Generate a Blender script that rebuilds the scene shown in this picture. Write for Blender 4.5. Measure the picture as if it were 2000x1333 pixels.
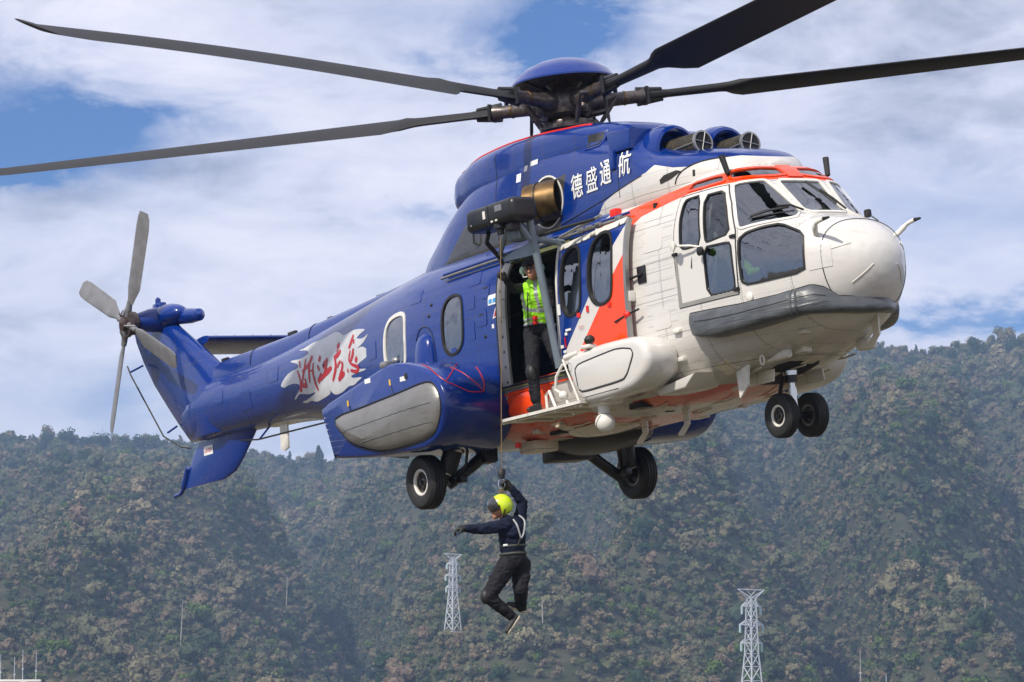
import bpy, bmesh, math, random
import numpy as np
from mathutils import Vector, Matrix, noise, geometry
from mathutils.bvhtree import BVHTree
R_ = math.radians
# ---------------------------------------------------------------- camera, sky, sun, exposure
SC = bpy.context.scene
for o in list(bpy.data.objects): bpy.data.objects.remove(o)
COL = SC.collection
PITCH = 7.0
cd = bpy.data.cameras.new('camera'); cam = bpy.data.objects.new('camera', cd); COL.objects.link(cam)
cam.location = (0, 0, 1.7); cam.rotation_euler = (R_(90+PITCH), 0, 0)
cd.lens = 113.4; cd.sensor_width = 36; cd.clip_start = .5; cd.clip_end = 20000
SC.camera = cam
SUN_EL, SUN_AZ = 42.0, 218.0        # azimuth measured from +Y clockwise (towards +X)
w = bpy.data.worlds.new('World'); SC.world = w; w.use_nodes = True
def world_sky():
    nt = w.node_tree; N = nt.nodes; L = nt.links; N.clear()
    out = N.new('ShaderNodeOutputWorld'); bg = N.new('ShaderNodeBackground'); bg.inputs[1].default_value = .1
    sky = N.new('ShaderNodeTexSky'); sky.sky_type = 'NISHITA'; sky.sun_disc = False
    sky.sun_elevation = R_(SUN_EL); sky.sun_rotation = R_(SUN_AZ); sky.air_density = 1.0; sky.dust_density = .6; sky.ozone_density = 2.0
    tc = N.new('ShaderNodeTexCoord')
    def math_(op, a, b=None, c=None, clamp=False):
        m = N.new('ShaderNodeMath'); m.operation = op; m.use_clamp = clamp
        for i, v in enumerate((a, b, c)):
            if v is None: continue
            if isinstance(v, (int, float)): m.inputs[i].default_value = v
            else: L.new(v, m.inputs[i])
        return m.outputs[0]
    sep = N.new('ShaderNodeSeparateXYZ'); L.new(tc.outputs['Generated'], sep.inputs[0])
    def nz(scale, sx, sz, detail, off=(0, 0, 0), rough=.55, dist=0.0):
        mp = N.new('ShaderNodeMapping'); mp.inputs['Scale'].default_value = (sx, sx, sz); mp.inputs['Location'].default_value = off
        L.new(tc.outputs['Generated'], mp.inputs[0])
        n = N.new('ShaderNodeTexNoise'); n.inputs['Scale'].default_value = scale; n.inputs['Detail'].default_value = detail
        n.inputs['Roughness'].default_value = rough; n.inputs['Distortion'].default_value = dist
        L.new(mp.outputs[0], n.inputs['Vector']); return n.outputs['Fac']
    big = nz(7, 1, 2.6, 8, (.3, .1, .2), .56, .3)
    fine = nz(22, 1, 2.4, 9, (2.3, 1.1, .7), .6, .5)
    wob = nz(16, 1, 2, 5, (5, 1, 3))
    # openings in the cloud cover: (x, z, half width, half height, amount)
    def el(v): return math.sin(R_(PITCH)+(666.5-v)/6300)
    spots = [((60-1000)/6300, el(250), .034, .016, 1.0), ((250-1000)/6300, el(285), .022, .010, .55), ((60-1000)/6300, el(355), .022, .006, .7),
             ((1010-1000)/6300, el(40), .038, .012, .8), ((1120-1000)/6300, el(70), .022, .013, .6), ((750-1000)/6300, el(425), .010, .0035, .35),
             ((1820-1000)/6300, el(400), .04, .014, .33), ((1930-1000)/6300, el(640), .026, .006, .75), ((1700-1000)/6300, el(635), .02, .005, .5),
             ((240-1000)/6300, el(790), .022, .010, .5), ((620-1000)/6300, el(870), .03, .006, .4), ((1350-1000)/6300, el(120), .02, .008, .2),
             ((950-1000)/6300, el(110), .02, .008, .35)]
    tot = None
    dx = math_('ADD', math_('MULTIPLY', math_('SUBTRACT', wob, .5), .10), math_('MULTIPLY', math_('SUBTRACT', fine, .5), .06)); dz = math_('ADD', math_('MULTIPLY', math_('SUBTRACT', fine, .5), .035), math_('MULTIPLY', math_('SUBTRACT', nz(60, 1, 2.2, 8, (1, 7, 2), .65), .5), .022))
    X = math_('ADD', sep.outputs[0], dx); Z = math_('ADD', sep.outputs[2], dz)
    for (cx, cz, rx, rz, a) in spots:
        ax = math_('DIVIDE', math_('SUBTRACT', X, cx), rx); az = math_('DIVIDE', math_('SUBTRACT', Z, cz), rz)
        d = math_('ADD', math_('MULTIPLY', ax, ax), math_('MULTIPLY', az, az))
        g = math_('MULTIPLY', math_('EXPONENT', math_('MULTIPLY', d, -.8)), a)
        tot = g if tot is None else math_('ADD', tot, g)
    front = math_('GREATER_THAN', sep.outputs[1], 0.0)
    tot = math_('MULTIPLY', tot, front)
    # elsewhere the cover opens the same way at random
    rnd = N.new('ShaderNodeMapRange'); L.new(big, rnd.inputs[0]); rnd.inputs[1].default_value = .56; rnd.inputs[2].default_value = .70; rnd.inputs[3].default_value = 0; rnd.inputs[4].default_value = .7
    f2 = math_('MULTIPLY', math_('SUBTRACT', fine, .45), .7)
    hole = math_('ADD', math_('ADD', tot, math_('MULTIPLY', rnd.outputs[0], .6)), math_('MULTIPLY', f2, math_('ADD', tot, .15)), clamp=True)
    # cloud brightness
    br = math_('ADD', math_('MULTIPLY', big, .75), math_('MULTIPLY', fine, .45))
    ramp = N.new('ShaderNodeValToRGB'); L.new(br, ramp.inputs[0]); e = ramp.color_ramp.elements
    e[0].position = .42; e[0].color = (3.3, 3.7, 5.0, 1); e[1].position = .72; e[1].color = (9.4, 9.2, 10.2, 1)
    m = e.new(.56); m.color = (7.0, 7.2, 8.6, 1)
    mix = N.new('ShaderNodeMix'); mix.data_type = 'RGBA'
    L.new(hole, mix.inputs['Factor']); L.new(ramp.outputs[0], mix.inputs['A'])
    sc = N.new('ShaderNodeMix'); sc.data_type = 'RGBA'; sc.blend_type = 'MULTIPLY'; sc.inputs['Factor'].default_value = 1
    L.new(sky.outputs[0], sc.inputs['A']); sc.inputs['B'].default_value = (.30, .50, .85, 1)
    L.new(sc.outputs['Result'], mix.inputs['B'])
    L.new(mix.outputs['Result'], bg.inputs[0]); L.new(bg.outputs[0], out.inputs[0])
world_sky()
sd = bpy.data.lights.new('sun', 'SUN'); sd.energy = 4.2; sd.angle = R_(2.0); sd.color = (1.0, .93, .82)
sun = bpy.data.objects.new('sun', sd); COL.objects.link(sun)
_e, _a = R_(SUN_EL), R_(SUN_AZ)
SUN_DIR = Vector((math.sin(_a)*math.cos(_e), math.cos(_a)*math.cos(_e), math.sin(_e)))   # towards the sun
sun.rotation_euler = SUN_DIR.to_track_quat('Z', 'Y').to_euler()
SC.view_settings.view_transform = 'Standard'; SC.view_settings.look = 'None'; SC.view_settings.gamma = 1
SC.view_settings.exposure = 0.15; SC.view_settings.use_curve_mapping = False
HAZE = .00019

# ---------------------------------------------------------------- hull shape (helicopter frame: X forward, Y port, Z up, metres)
HS = np.array([
# x,     zb,   zt,   w,    zc,   nlow, nup
[-10.05, 1.72, 2.30, .16, 2.05, 2.2, 2.2],
[-9.70, 1.67, 2.46, .25, 2.08, 2.4, 2.3],
[-9.0, 1.65, 2.49, .31, 2.08, 2.4, 2.4],
[-8.0, 1.62, 2.49, .37, 2.05, 2.5, 2.5],
[-6.9, 1.58, 2.54, .46, 2.02, 2.5, 2.6],
[-5.8, 1.46, 2.64, .56, 1.95, 2.6, 2.7],
[-4.8, 1.22, 2.74, .67, 1.85, 2.6, 2.8],
[-3.8, .95, 2.84, .80, 1.75, 2.7, 2.9],
[-3.1, .74, 2.90, .90, 1.65, 2.9, 3.0],
[-2.5, .58, 2.92, .98, 1.60, 3.0, 3.2],
[-1.8, .50, 2.94, 1.03, 1.55, 3.2, 3.3],
[-.8, .47, 2.95, 1.05, 1.55, 3.4, 3.4],
[.5, .46, 2.95, 1.06, 1.55, 3.6, 3.4],
[1.8, .48, 2.95, 1.06, 1.55, 3.6, 3.4],
[2.7, .53, 2.97, 1.05, 1.55, 3.5, 3.4],
[3.2, .60, 3.00, 1.03, 1.58, 3.3, 3.3],
[3.55, .67, 2.99, 1.00, 1.60, 3.2, 3.3],
[3.80, .72, 2.94, .98, 1.62, 3.2, 3.2],
[4.00, .76, 2.84, .96, 1.64, 3.1, 3.0],
[4.15, .80, 2.71, .93, 1.66, 3.1, 2.8],
[4.35, .84, 2.50, .88, 1.68, 3.0, 2.7],
[4.55, .89, 2.30, .82, 1.70, 2.9, 2.6],
[4.70, .93, 2.22, .77, 1.70, 2.8, 2.5],
[4.90, .99, 2.16, .69, 1.70, 2.6, 2.4],
[5.07, 1.08, 2.10, .59, 1.69, 2.4, 2.3],
[5.21, 1.18, 2.02, .47, 1.67, 2.2, 2.2],
[5.32, 1.28, 1.93, .365, 1.66, 2.1, 2.1],
[5.40, 1.38, 1.84, .265, 1.65, 2.0, 2.0],
[5.445, 1.48, 1.76, .16, 1.64, 2.0, 2.0],
[5.465, 1.57, 1.69, .06, 1.63, 2.0, 2.0],
])
def hermite(xs, ys, x):
    m = np.gradient(ys, xs)
    d = np.diff(ys)/np.diff(xs)
    for i in range(len(m)):                       # limit slopes: monotone
        lo = d[max(i-1, 0)]; hi = d[min(i, len(d)-1)]
        if lo*hi <= 0: m[i] = 0
        else:
            lim = 3*min(abs(lo), abs(hi)); m[i] = math.copysign(min(abs(m[i]), lim), lo)
    i = np.clip(np.searchsorted(xs, x)-1, 0, len(xs)-2)
    h = xs[i+1]-xs[i]; t = (x-xs[i])/h
    return ((1+2*t)*(1-t)**2*ys[i] + t*(1-t)**2*h*m[i] + t*t*(3-2*t)*ys[i+1] + t*t*(t-1)*h*m[i+1])
def spow(v, p): return np.sign(v)*np.abs(v)**p
def hull_mesh(xs, n, inset=0.0):
    cols = [hermite(HS[:, 0], HS[:, k], xs) for k in range(1, 7)]
    zb, zt, w, zc, nl, nu = cols
    t = np.linspace(0, 2*np.pi, n, endpoint=False)
    V = []
    for i in range(len(xs)):
        c, s = np.cos(t), np.sin(t)
        e = np.where(s >= 0, nu[i], nl[i])
        y = (w[i]-inset)*spow(c, 2/e)
        z = zc[i] + np.where(s >= 0, zt[i]-zc[i]-inset, zc[i]-zb[i]-inset)*spow(s, 2/e)
        V.append(np.stack([np.full(n, xs[i]), y, z], 1))
    V = np.concatenate(V)
    F = []
    for i in range(len(xs)-1):
        for j in range(n):
            k = (j+1) % n
            F.append((i*n+j, i*n+k, (i+1)*n+k, (i+1)*n+j))
    F.append(tuple(range(n-1, -1, -1))); m = (len(xs)-1)*n
    F.append(tuple(range(m, m+n)))
    return V, F
HX = np.unique(np.concatenate([np.linspace(-10.05, -3.2, 180), np.linspace(-3.2, 4.9, 400), np.linspace(4.9, 5.465, 70)]))
HV, HF = hull_mesh(HX, 200)
HULL = BVHTree.FromPolygons([tuple(v) for v in HV], HF)
# ---------------------------------------------------------------- helpers
def make(name, V, F, mats, parent=None, smooth=True, angle=35, fmat=None, kind=None, label=None):
    me = bpy.data.meshes.new(name); me.from_pydata([tuple(map(float, v)) for v in V], [], [tuple(map(int, f)) for f in F]); 
    if not isinstance(mats, (list, tuple)): mats = [mats]
    for m in mats: me.materials.append(m)
    if fmat is not None: me.polygons.foreach_set('material_index', list(map(int, fmat)))
    if smooth:
        me.polygons.foreach_set('use_smooth', [True]*len(me.polygons))
        if angle: me.set_sharp_from_angle(angle=R_(angle))
    me.validate(); me.update()
    o = bpy.data.objects.new(name, me); COL.objects.link(o)
    if parent: o.parent = parent
    if kind: o['kind'] = kind
    if label: o['label'] = label
    return o
def empty(name, parent=None, label=None, cat=None, group=None):
    o = bpy.data.objects.new(name, None); COL.objects.link(o); o.empty_display_size = .2
    if parent: o.parent = parent
    if label: o['label'] = label
    if cat: o['category'] = cat
    if group: o['group'] = group
    return o
class MB:
    def __init__(s): s.V = []; s.F = []; s.M = []
    def add(s, V, F, m=0):
        b = len(s.V); s.V += [tuple(v) for v in V]; s.F += [tuple(i+b for i in f) for f in F]; s.M += [m]*len(F); return s
    def build(s, name, mats, parent=None, **k): return make(name, s.V, s.F, mats, parent, fmat=s.M, **k)
def g_loft(rings, cap=True, closed=True):
    n = len(rings[0]); V = [p for r in rings for p in r]; F = []
    for i in range(len(rings)-1):
        for j in range(n if closed else n-1):
            k = (j+1) % n
            F.append((i*n+j, i*n+k, (i+1)*n+k, (i+1)*n+j))
    if cap and closed: F += [tuple(range(n-1, -1, -1)), tuple(range((len(rings)-1)*n, len(rings)*n))]
    return V, F
def g_tube(pts, r, n=10, cap=True):
    pts = [Vector(p) for p in pts]; rs = r if isinstance(r, (list, tuple)) else [r]*len(pts); rings = []; up = None
    for i, p in enumerate(pts):
        t = (pts[min(i+1, len(pts)-1)]-pts[max(i-1, 0)]).normalized()
        if up is None: up = t.orthogonal().normalized()
        up = (up-t*up.dot(t)).normalized(); s = t.cross(up)
        rings.append([p+(up*math.cos(a)+s*math.sin(a))*rs[i] for a in [2*math.pi*k/n for k in range(n)]])
    return g_loft(rings, cap)
def g_spin(prof, o, axis, n=32, cap=False):
    """prof: (distance along axis, radius)"""
    ax = Vector(axis).normalized(); u = ax.orthogonal().normalized(); v = ax.cross(u); o = Vector(o)
    return g_loft([[o+ax*d+(u*math.cos(a)+v*math.sin(a))*max(r, 1e-4) for a in [2*math.pi*k/n for k in range(n)]] for d, r in prof], cap)
def g_box(c, size, bevel=0, rot=None, seg=2):
    bm = bmesh.new(); bmesh.ops.create_cube(bm, size=1)
    bmesh.ops.scale(bm, vec=size, verts=bm.verts)
    if bevel: bmesh.ops.bevel(bm, geom=bm.edges[:], offset=bevel, segments=seg, profile=.5, affect='EDGES')
    M = Matrix.Translation(c) @ (rot.to_4x4() if rot else Matrix())
    V = [M @ v.co for v in bm.verts]; bm.verts.index_update(); F = [[v.index for v in f.verts] for f in bm.faces]; bm.free(); return V, F
def g_prism(poly, y0, y1, bev=0, seg=3, bev2=None, axis=1):
    """poly in (x,z) extruded along y (axis=1); rounded rim at y0 (bev) and at y1 (bev2)"""
    P = np.array(poly, float); 
    area = .5*np.sum(P[:, 0]*np.roll(P[:, 1], -1)-np.roll(P[:, 0], -1)*P[:, 1])
    if area < 0: P = P[::-1]
    rings = []
    sgn = 1 if y1 > y0 else -1
    def ring(off, y): 
        Q = offset_poly(P, -off) if off else P
        if axis == 1: return [(x, y, z) for x, z in Q]
        if axis == 0: return [(y, x, z) for x, z in Q]
        return [(x, z, y) for x, z in Q]
    if bev:
        for k in range(seg+1):
            a = math.pi/2*k/seg; rings.append(ring(bev*(1-math.sin(a)), y0+sgn*bev*(1-math.cos(a))))
    else: rings.append(ring(0, y0))
    b2 = bev2 or 0
    if b2:
        for k in range(seg, -1, -1):
            a = math.pi/2*k/seg; rings.append(ring(b2*(1-math.sin(a)), y1-sgn*b2*(1-math.cos(a))))
    else: rings.append(ring(0, y1))
    return g_loft(rings)
def offset_poly(P, d):
    """outward offset of a counter-clockwise polygon"""
    P = np.array(P, float); n = len(P); out = []
    A = .5*np.sum(P[:, 0]*np.roll(P[:, 1], -1)-np.roll(P[:, 0], -1)*P[:, 1]); s = 1 if A > 0 else -1
    for i in range(n):
        e1 = P[i]-P[i-1]; e2 = P[(i+1) % n]-P[i]
        n1 = np.array([e1[1], -e1[0]])/(np.linalg.norm(e1)+1e-9); n2 = np.array([e2[1], -e2[0]])/(np.linalg.norm(e2)+1e-9)
        m = n1+n2; L = np.linalg.norm(m)
        m = m/L if L > 1e-6 else n1
        k = 1/max(.5, m.dot(n1)); out.append(P[i]+s*m*d*k)
    return np.array(out)
def chaikin(P, it=2, q=.25):
    P = [np.array(p, float) for p in P]
    for _ in range(it):
        Q = []
        for i in range(len(P)):
            a, b = P[i], P[(i+1) % len(P)]; Q += [a*(1-q)+b*q, a*q+b*(1-q)]
        P = Q
    return np.array(P)
def spline(P, per=6, closed=False):
    P = [np.array(p, float) for p in P]; out = []; n = len(P)
    for i in range(n if closed else n-1):
        a = P[(i-1) % n] if closed or i > 0 else P[0]*2-P[1]; b = P[i]; c = P[(i+1) % n]
        d = P[(i+2) % n] if closed or i+2 < n else P[-1]*2-P[-2]
        for k in range(per):
            t = k/per; out.append(.5*((2*b)+(-a+c)*t+(2*a-5*b+4*c-d)*t*t+(-a+3*b-3*c+d)*t**3))
    if not closed: out.append(P[-1])
    return out
def inside(P, X, Y):
    r = np.zeros(X.shape, bool); n = len(P)
    for i in range(n):
        x1, y1 = P[i]; x2, y2 = P[(i+1) % n]
        if y1 == y2: continue
        c = ((y1 > Y) != (y2 > Y)) & (X < (x2-x1)*(Y-y1)/(y2-y1)+x1); r ^= c
    return r
OBV = np.array([.82, -.572, 0]); OBV /= np.linalg.norm(OBV); OSV = np.array([.572, .82, 0])
def to2(P, d):
    P = np.asarray(P, float)
    if d == 'S': return P[..., [0, 2]]
    if d == 'F': return P[..., [1, 2]]
    return np.stack([P @ OSV, P[..., 2]], -1)
def cast(p, d, bvh=None):
    bvh = bvh or HULL
    if d == 'S': o = Vector((p[0], -4, p[1])); r = Vector((0, 1, 0))
    elif d == 'F': o = Vector((9, p[0], p[1])); r = Vector((-1, 0, 0))
    elif d == 'B': o = Vector((p[0], p[1], -3)); r = Vector((0, 0, 1))
    else: o = Vector(OSV*p[0]+OBV*12); o.z = p[1]; r = Vector(-OBV)
    h = bvh.ray_cast(o, r)
    if h[0] is None:
        h = bvh.find_nearest(o+r*3)
    return h[0], h[1]
def skin(poly, d='S', off=.004, thick=0, holes=(), mirror=False, step=.06, bvh=None):
    """a sheet lying on the hull: polygon in projected 2D, lifted off along the hull normal; thick gives it a body"""
    polys = [np.array(poly)]+[np.array(h) for h in holes]
    def dens(P):
        out = []
        for i in range(len(P)):
            a, b = P[i], P[(i+1) % len(P)]; k = max(1, int(np.linalg.norm(b-a)/step))
            out += [a+(b-a)*j/k for j in range(k)]
        return np.array(out)
    polys = [dens(p) for p in polys]
    pts = []; edges = []
    for p in polys:
        b = len(pts); pts += [Vector(q) for q in p]; edges += [(b+i, b+(i+1) % len(p)) for i in range(len(p))]
    lo = polys[0].min(0); hi = polys[0].max(0)
    gx, gy = np.meshgrid(np.arange(lo[0]+step/2, hi[0], step), np.arange(lo[1]+step/2, hi[1], step)); gx = gx.ravel(); gy = gy.ravel()
    ok = inside(polys[0], gx, gy)
    for h in polys[1:]: ok &= ~inside(h, gx, gy)
    pts += [Vector((x, y)) for x, y in zip(gx[ok], gy[ok])]
    vs, es, fs, *_ = geometry.delaunay_2d_cdt(pts, edges, [], 0, 1e-5)
    c = np.array([[sum(vs[i][0] for i in f)/len(f), sum(vs[i][1] for i in f)/len(f)] for f in fs])
    ok = inside(polys[0], c[:, 0], c[:, 1])
    for h in polys[1:]: ok &= ~inside(h, c[:, 0], c[:, 1])
    fs = [f for f, k in zip(fs, ok) if k]
    used = sorted({i for f in fs for i in f}); mp = {u: k for k, u in enumerate(used)}
    fs = [tuple(mp[i] for i in f) for f in fs]
    base = []; nor = []
    for i in used:
        h, n = cast(vs[i], d, bvh); base.append(h); nor.append(n)
    view = {'S': Vector((0, -1, 0)), 'F': Vector((1, 0, 0)), 'B': Vector((0, 0, -1))}.get(d, Vector(OBV))
    top = [b+n*(off if n.dot(view) > 0 else -off) for b, n in zip(base, nor)]
    def orient(V, F, want=1):
        G = []
        for f in F:
            n = (V[f[1]]-V[f[0]]).cross(V[f[2]]-V[f[0]]); G.append(f if n.dot(view)*want > 0 else tuple(reversed(f)))
        return G
    F = orient(top, fs); V = list(top)
    if thick:
        b0 = len(V); V += [t-n*thick*(1 if n.dot(view) > 0 else -1) for t, n in zip(top, nor)]
        cnt = {}
        for f in F:
            for a, b in zip(f, f[1:]+f[:1]): cnt[(a, b)] = 1
        side = [(b, a, a+b0, b+b0) for (a, b) in cnt if (b, a) not in cnt]
        F = F+[tuple(i+b0 for i in reversed(f)) for f in F]+side
    if mirror: V = [Vector((v.x, -v.y, v.z)) for v in V]; F = [tuple(reversed(f)) for f in F]
    return V, F
# ---------------------------------------------------------------- materials
MAT = {}
class NT:
    def __init__(s, name):
        s.m = bpy.data.materials.new(name); s.m.use_nodes = True; s.t = s.m.node_tree; s.N = s.t.nodes; s.L = s.t.links
        s.b = s.N['Principled BSDF']; s.out = s.N['Material Output']
        s.tc = s.N.new('ShaderNodeTexCoord')
    def math(s, op, a, b=None, clamp=False):
        m = s.N.new('ShaderNodeMath'); m.operation = op; m.use_clamp = clamp
        for i, v in enumerate((a, b)):
            if v is None: continue
            if isinstance(v, (int, float)): m.inputs[i].default_value = v
            else: s.L.new(v, m.inputs[i])
        return m.outputs[0]
    def noise(s, scale, detail=4, vec=None, rough=.55, sc3=None, dist=0):
        n = s.N.new('ShaderNodeTexNoise'); n.inputs['Scale'].default_value = scale; n.inputs['Detail'].default_value = detail; n.inputs['Roughness'].default_value = rough
        n.inputs['Distortion'].default_value = dist
        v = vec or s.tc.outputs['Object']
        if sc3:
            mp = s.N.new('ShaderNodeMapping'); mp.inputs['Scale'].default_value = sc3; s.L.new(v, mp.inputs[0]); v = mp.outputs[0]
        s.L.new(v, n.inputs['Vector']); return n.outputs['Fac']
    def mix(s, f, a, b, mode='MIX'):
        m = s.N.new('ShaderNodeMix'); m.data_type = 'RGBA'; m.blend_type = mode
        for k, v in (('Factor', f), ('A', a), ('B', b)):
            if isinstance(v, (int, float)): m.inputs[k].default_value = v
            elif isinstance(v, tuple): m.inputs[k].default_value = (*v[:3], 1)
            else: s.L.new(v, m.inputs[k])
        return m.outputs['Result']
    def rng(s, v, a, b, c=0, d=1):
        m = s.N.new('ShaderNodeMapRange'); s.L.new(v, m.inputs[0])
        for i, x in enumerate((a, b, c, d)): m.inputs[i+1].default_value = x
        return m.outputs[0]
    def xyz(s):
        q = s.N.new('ShaderNodeSeparateXYZ'); s.L.new(s.tc.outputs['Object'], q.inputs[0]); return q.outputs
    def curve(s, v, pts):
        """piecewise linear function of v through pts"""
        pts = sorted(pts); x0, x1 = pts[0][0], pts[-1][0]; ys = [p[1] for p in pts]; y0, y1 = min(ys)-.01, max(ys)+.01
        c = s.N.new('ShaderNodeFloatCurve'); cm = c.mapping; cv = cm.curves[0]; cm.extend = 'HORIZONTAL'
        P = [((x-x0)/(x1-x0), (y-y0)/(y1-y0)) for x, y in pts]
        cv.points[0].location = P[0]; cv.points[1].location = P[-1]
        for p in P[1:-1]: cv.points.new(*p)
        for p in cv.points: p.handle_type = 'VECTOR'
        cm.update()
        s.L.new(s.rng(v, x0, x1), c.inputs['Value']); 
        return s.math('ADD', s.math('MULTIPLY', c.outputs[0], y1-y0), y0)
    def bump(s, h, strength=.3, dist=.01):
        b = s.N.new('ShaderNodeBump'); b.inputs['Strength'].default_value = strength; b.inputs['Distance'].default_value = dist
        s.L.new(h, b.inputs['Height']); s.L.new(b.outputs[0], s.b.inputs['Normal']); return b
    def color(s, c):
        if isinstance(c, tuple): s.b.inputs['Base Color'].default_value = (*c[:3], 1)
        else: s.L.new(c, s.b.inputs['Base Color'])
def simple(name, col, rough=.5, metal=0, coat=0, var=.12, scale=6, bump=0, bscale=60, spec=.5):
    n = NT(name); f = n.noise(scale, 5)
    c = n.mix(n.rng(f, .3, .7, 0, 1), tuple(x*(1-var) for x in col), tuple(min(1, x*(1+var)) for x in col))
    n.color(c); n.b.inputs['Roughness'].default_value = rough; n.b.inputs['Metallic'].default_value = metal
    n.b.inputs['Coat Weight'].default_value = coat; n.b.inputs['Coat Roughness'].default_value = .06; n.b.inputs['Specular IOR Level'].default_value = spec
    if bump: n.bump(n.noise(bscale, 4), bump, .01)
    MAT[name] = n.m; return n.m
BLUE = (.001, .027, .20); WHITE = (.63, .61, .575); ORANGE = (.86, .062, .003); CHAR = (.035, .035, .038)
def paint(name, colfn, dirt_or_shade=1.0, panels=True):
    n = NT(name); x, y, z = n.xyz(); c = colfn(n, x, y, z) if callable(colfn) else colfn
    # grime: thin streaks running aft plus soft blotches; its own shape, no shading
    st = n.noise(1, 6, sc3=(1.2, 6, 14), rough=.65); bl = n.noise(2.3, 6, rough=.6)
    g = n.math('MULTIPLY', n.rng(st, .52, .78, 0, .30*dirt_or_shade), n.rng(bl, .35, .7, .2, 1))
    c = n.mix(g, c, (.10, .085, .06))
    h = n.noise(.9, 3)
    if panels:
        # sheet metal seams and rivet rows
        def seam(v, period, wdt, off=0):
            f = n.math('ABSOLUTE', n.math('SUBTRACT', n.math('FRACT', n.math('MULTIPLY', n.math('ADD', v, off+100), 1/period)), .5))
            return n.math('GREATER_THAN', f, .5-wdt/period/2)
        sx = seam(x, .62, .007); sz = seam(z, .41, .007, .07)
        rx = n.math('MULTIPLY', seam(x, .62, .016, .02), seam(z, .035, .012)); rz = n.math('MULTIPLY', seam(z, .1367, .010, .02), seam(x, .03, .011))
        body = n.math('LESS_THAN', x, 4.8); lines = n.math('MULTIPLY', n.math('MAXIMUM', sx, sz), body); riv = n.math('MULTIPLY', n.math('MAXIMUM', rx, rz), body)
        c = n.mix(n.math('MULTIPLY', lines, .6), c, (.02, .02, .02)); c = n.mix(n.math('MULTIPLY', riv, .42), c, (.09, .09, .10))
        h = n.math('SUBTRACT', h, n.math('MULTIPLY', lines, .6))
    n.color(c)
    rr = n.rng(bl, .3, .7, .16, .32); n.L.new(rr, n.b.inputs['Roughness']); n.b.inputs['Specular IOR Level'].default_value = .3; n.b.inputs['Coat Weight'].default_value = .55; n.b.inputs['Coat Roughness'].default_value = .05
    w1 = n.noise(5, 3); hh = n.math('ADD', n.math('MULTIPLY', h, .3), n.math('MULTIPLY', w1, .5)); n.bump(hh, .35, .012)
    MAT[name] = n.m; return n.m
def hull_cols(n, x, y, z):
    bx = n.curve(z, [(.3, -.78), (1.12, -.52), (1.16, 1.05), (1.31, 1.17), (2.53, 1.95), (2.62, 1.6), (2.95, 2.1)])
    col = n.mix(n.math('LESS_THAN', x, bx), WHITE, BLUE)
    up = n.curve(x, [(1.6, 2.42), (1.75, 2.52), (1.95, 2.645), (2.21, 2.73), (3.43, 2.83), (4.6, 2.86)])
    lo = n.curve(x, [(1.6, 1.6), (2.25, 1.7), (2.27, 2.38), (2.33, 2.48), (2.53, 2.59), (3.0, 2.65), (3.36, 2.69), (4.6, 2.70)])
    band = n.math('MULTIPLY', n.math('LESS_THAN', z, up), n.math('GREATER_THAN', z, lo))
    band = n.math('MULTIPLY', band, n.math('GREATER_THAN', x, 1.62))
    d = n.math('SUBTRACT', x, n.math('MULTIPLY', n.math('SUBTRACT', z, 1.1), 1.0))
    low = n.math('MULTIPLY', n.math('GREATER_THAN', d, -.2), n.math('LESS_THAN', d, .74)); low = n.math('MULTIPLY', low, n.math('LESS_THAN', z, 1.12))
    q = n.math('FRACT', n.math('MULTIPLY', n.math('ADD', n.math('ADD', x, n.math('MULTIPLY', n.math('ABSOLUTE', y), 1.1)), 10), .55))
    bel = n.math('MULTIPLY', n.math('LESS_THAN', q, .60), n.math('LESS_THAN', z, .62)); bel = n.math('MULTIPLY', bel, n.math('LESS_THAN', n.math('ABSOLUTE', n.math('SUBTRACT', x, 1.2)), 2.1))
    col = n.mix(n.math('MAXIMUM', band, n.math('MAXIMUM', low, bel)), col, ORANGE)
    # warm shade under the hull painted into its colour, blotched by noise
    dirt_or_shade = n.math('MULTIPLY', n.rng(z, 1.15, .75, 0, 1), n.rng(n.noise(2.2, 7, rough=.68, sc3=(.5, 1.6, 1)), .3, .75, .12, .75))
    return n.mix(dirt_or_shade, col, (.16, .125, .065))
def cowl_cols(n, x, y, z):
    wb = n.curve(x, [(.6, 2.5), (1.0, 2.52), (1.20, 2.57), (1.42, 2.72), (1.67, 2.92), (2.03, 3.0), (2.37, 3.04), (2.58, 3.08), (2.70, 3.14), (3.0, 3.05), (3.2, 3.02), (3.33, 3.06), (3.7, 3.05), (3.9, 3.0), (4.3, 2.97)])
    c = n.mix(n.math('LESS_THAN', z, wb), BLUE, WHITE)
    gb = n.curve(x, [(-3.2, 2.5), (-2.4, 2.72), (-1.95, 2.88), (-1.59, 3.08), (-1.33, 3.24), (-.5, 3.29), (.5, 3.36), (.9, 3.40)])
    gr = n.math('MULTIPLY', n.math('LESS_THAN', z, gb), n.math('LESS_THAN', x, n.math('ADD', .72, n.math('MULTIPLY', n.math('SUBTRACT', z, 2.8), .35))))
    return n.mix(gr, c, (.05, .048, .047))
def door_cols(n, x, y, z):
    c = n.mix(n.math('LESS_THAN', x, n.curve(z, [(1.0, .86), (1.31, 1.17), (1.76, 1.64), (2.33, 2.22), (2.53, 2.43), (2.7, 2.6)])), WHITE, BLUE)
    return n.mix(n.math('GREATER_THAN', x, n.curve(z, [(1.0, 1.17), (1.32, 1.50), (1.75, 1.97), (1.96, 2.16), (2.1, 2.31), (2.7, 2.95)])), c, ORANGE)
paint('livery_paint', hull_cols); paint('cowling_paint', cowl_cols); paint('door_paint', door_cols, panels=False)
paint('blue_paint', BLUE, panels=False); paint('white_paint', WHITE, panels=False, dirt_or_shade=.8); paint('blue_metal', BLUE)
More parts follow.
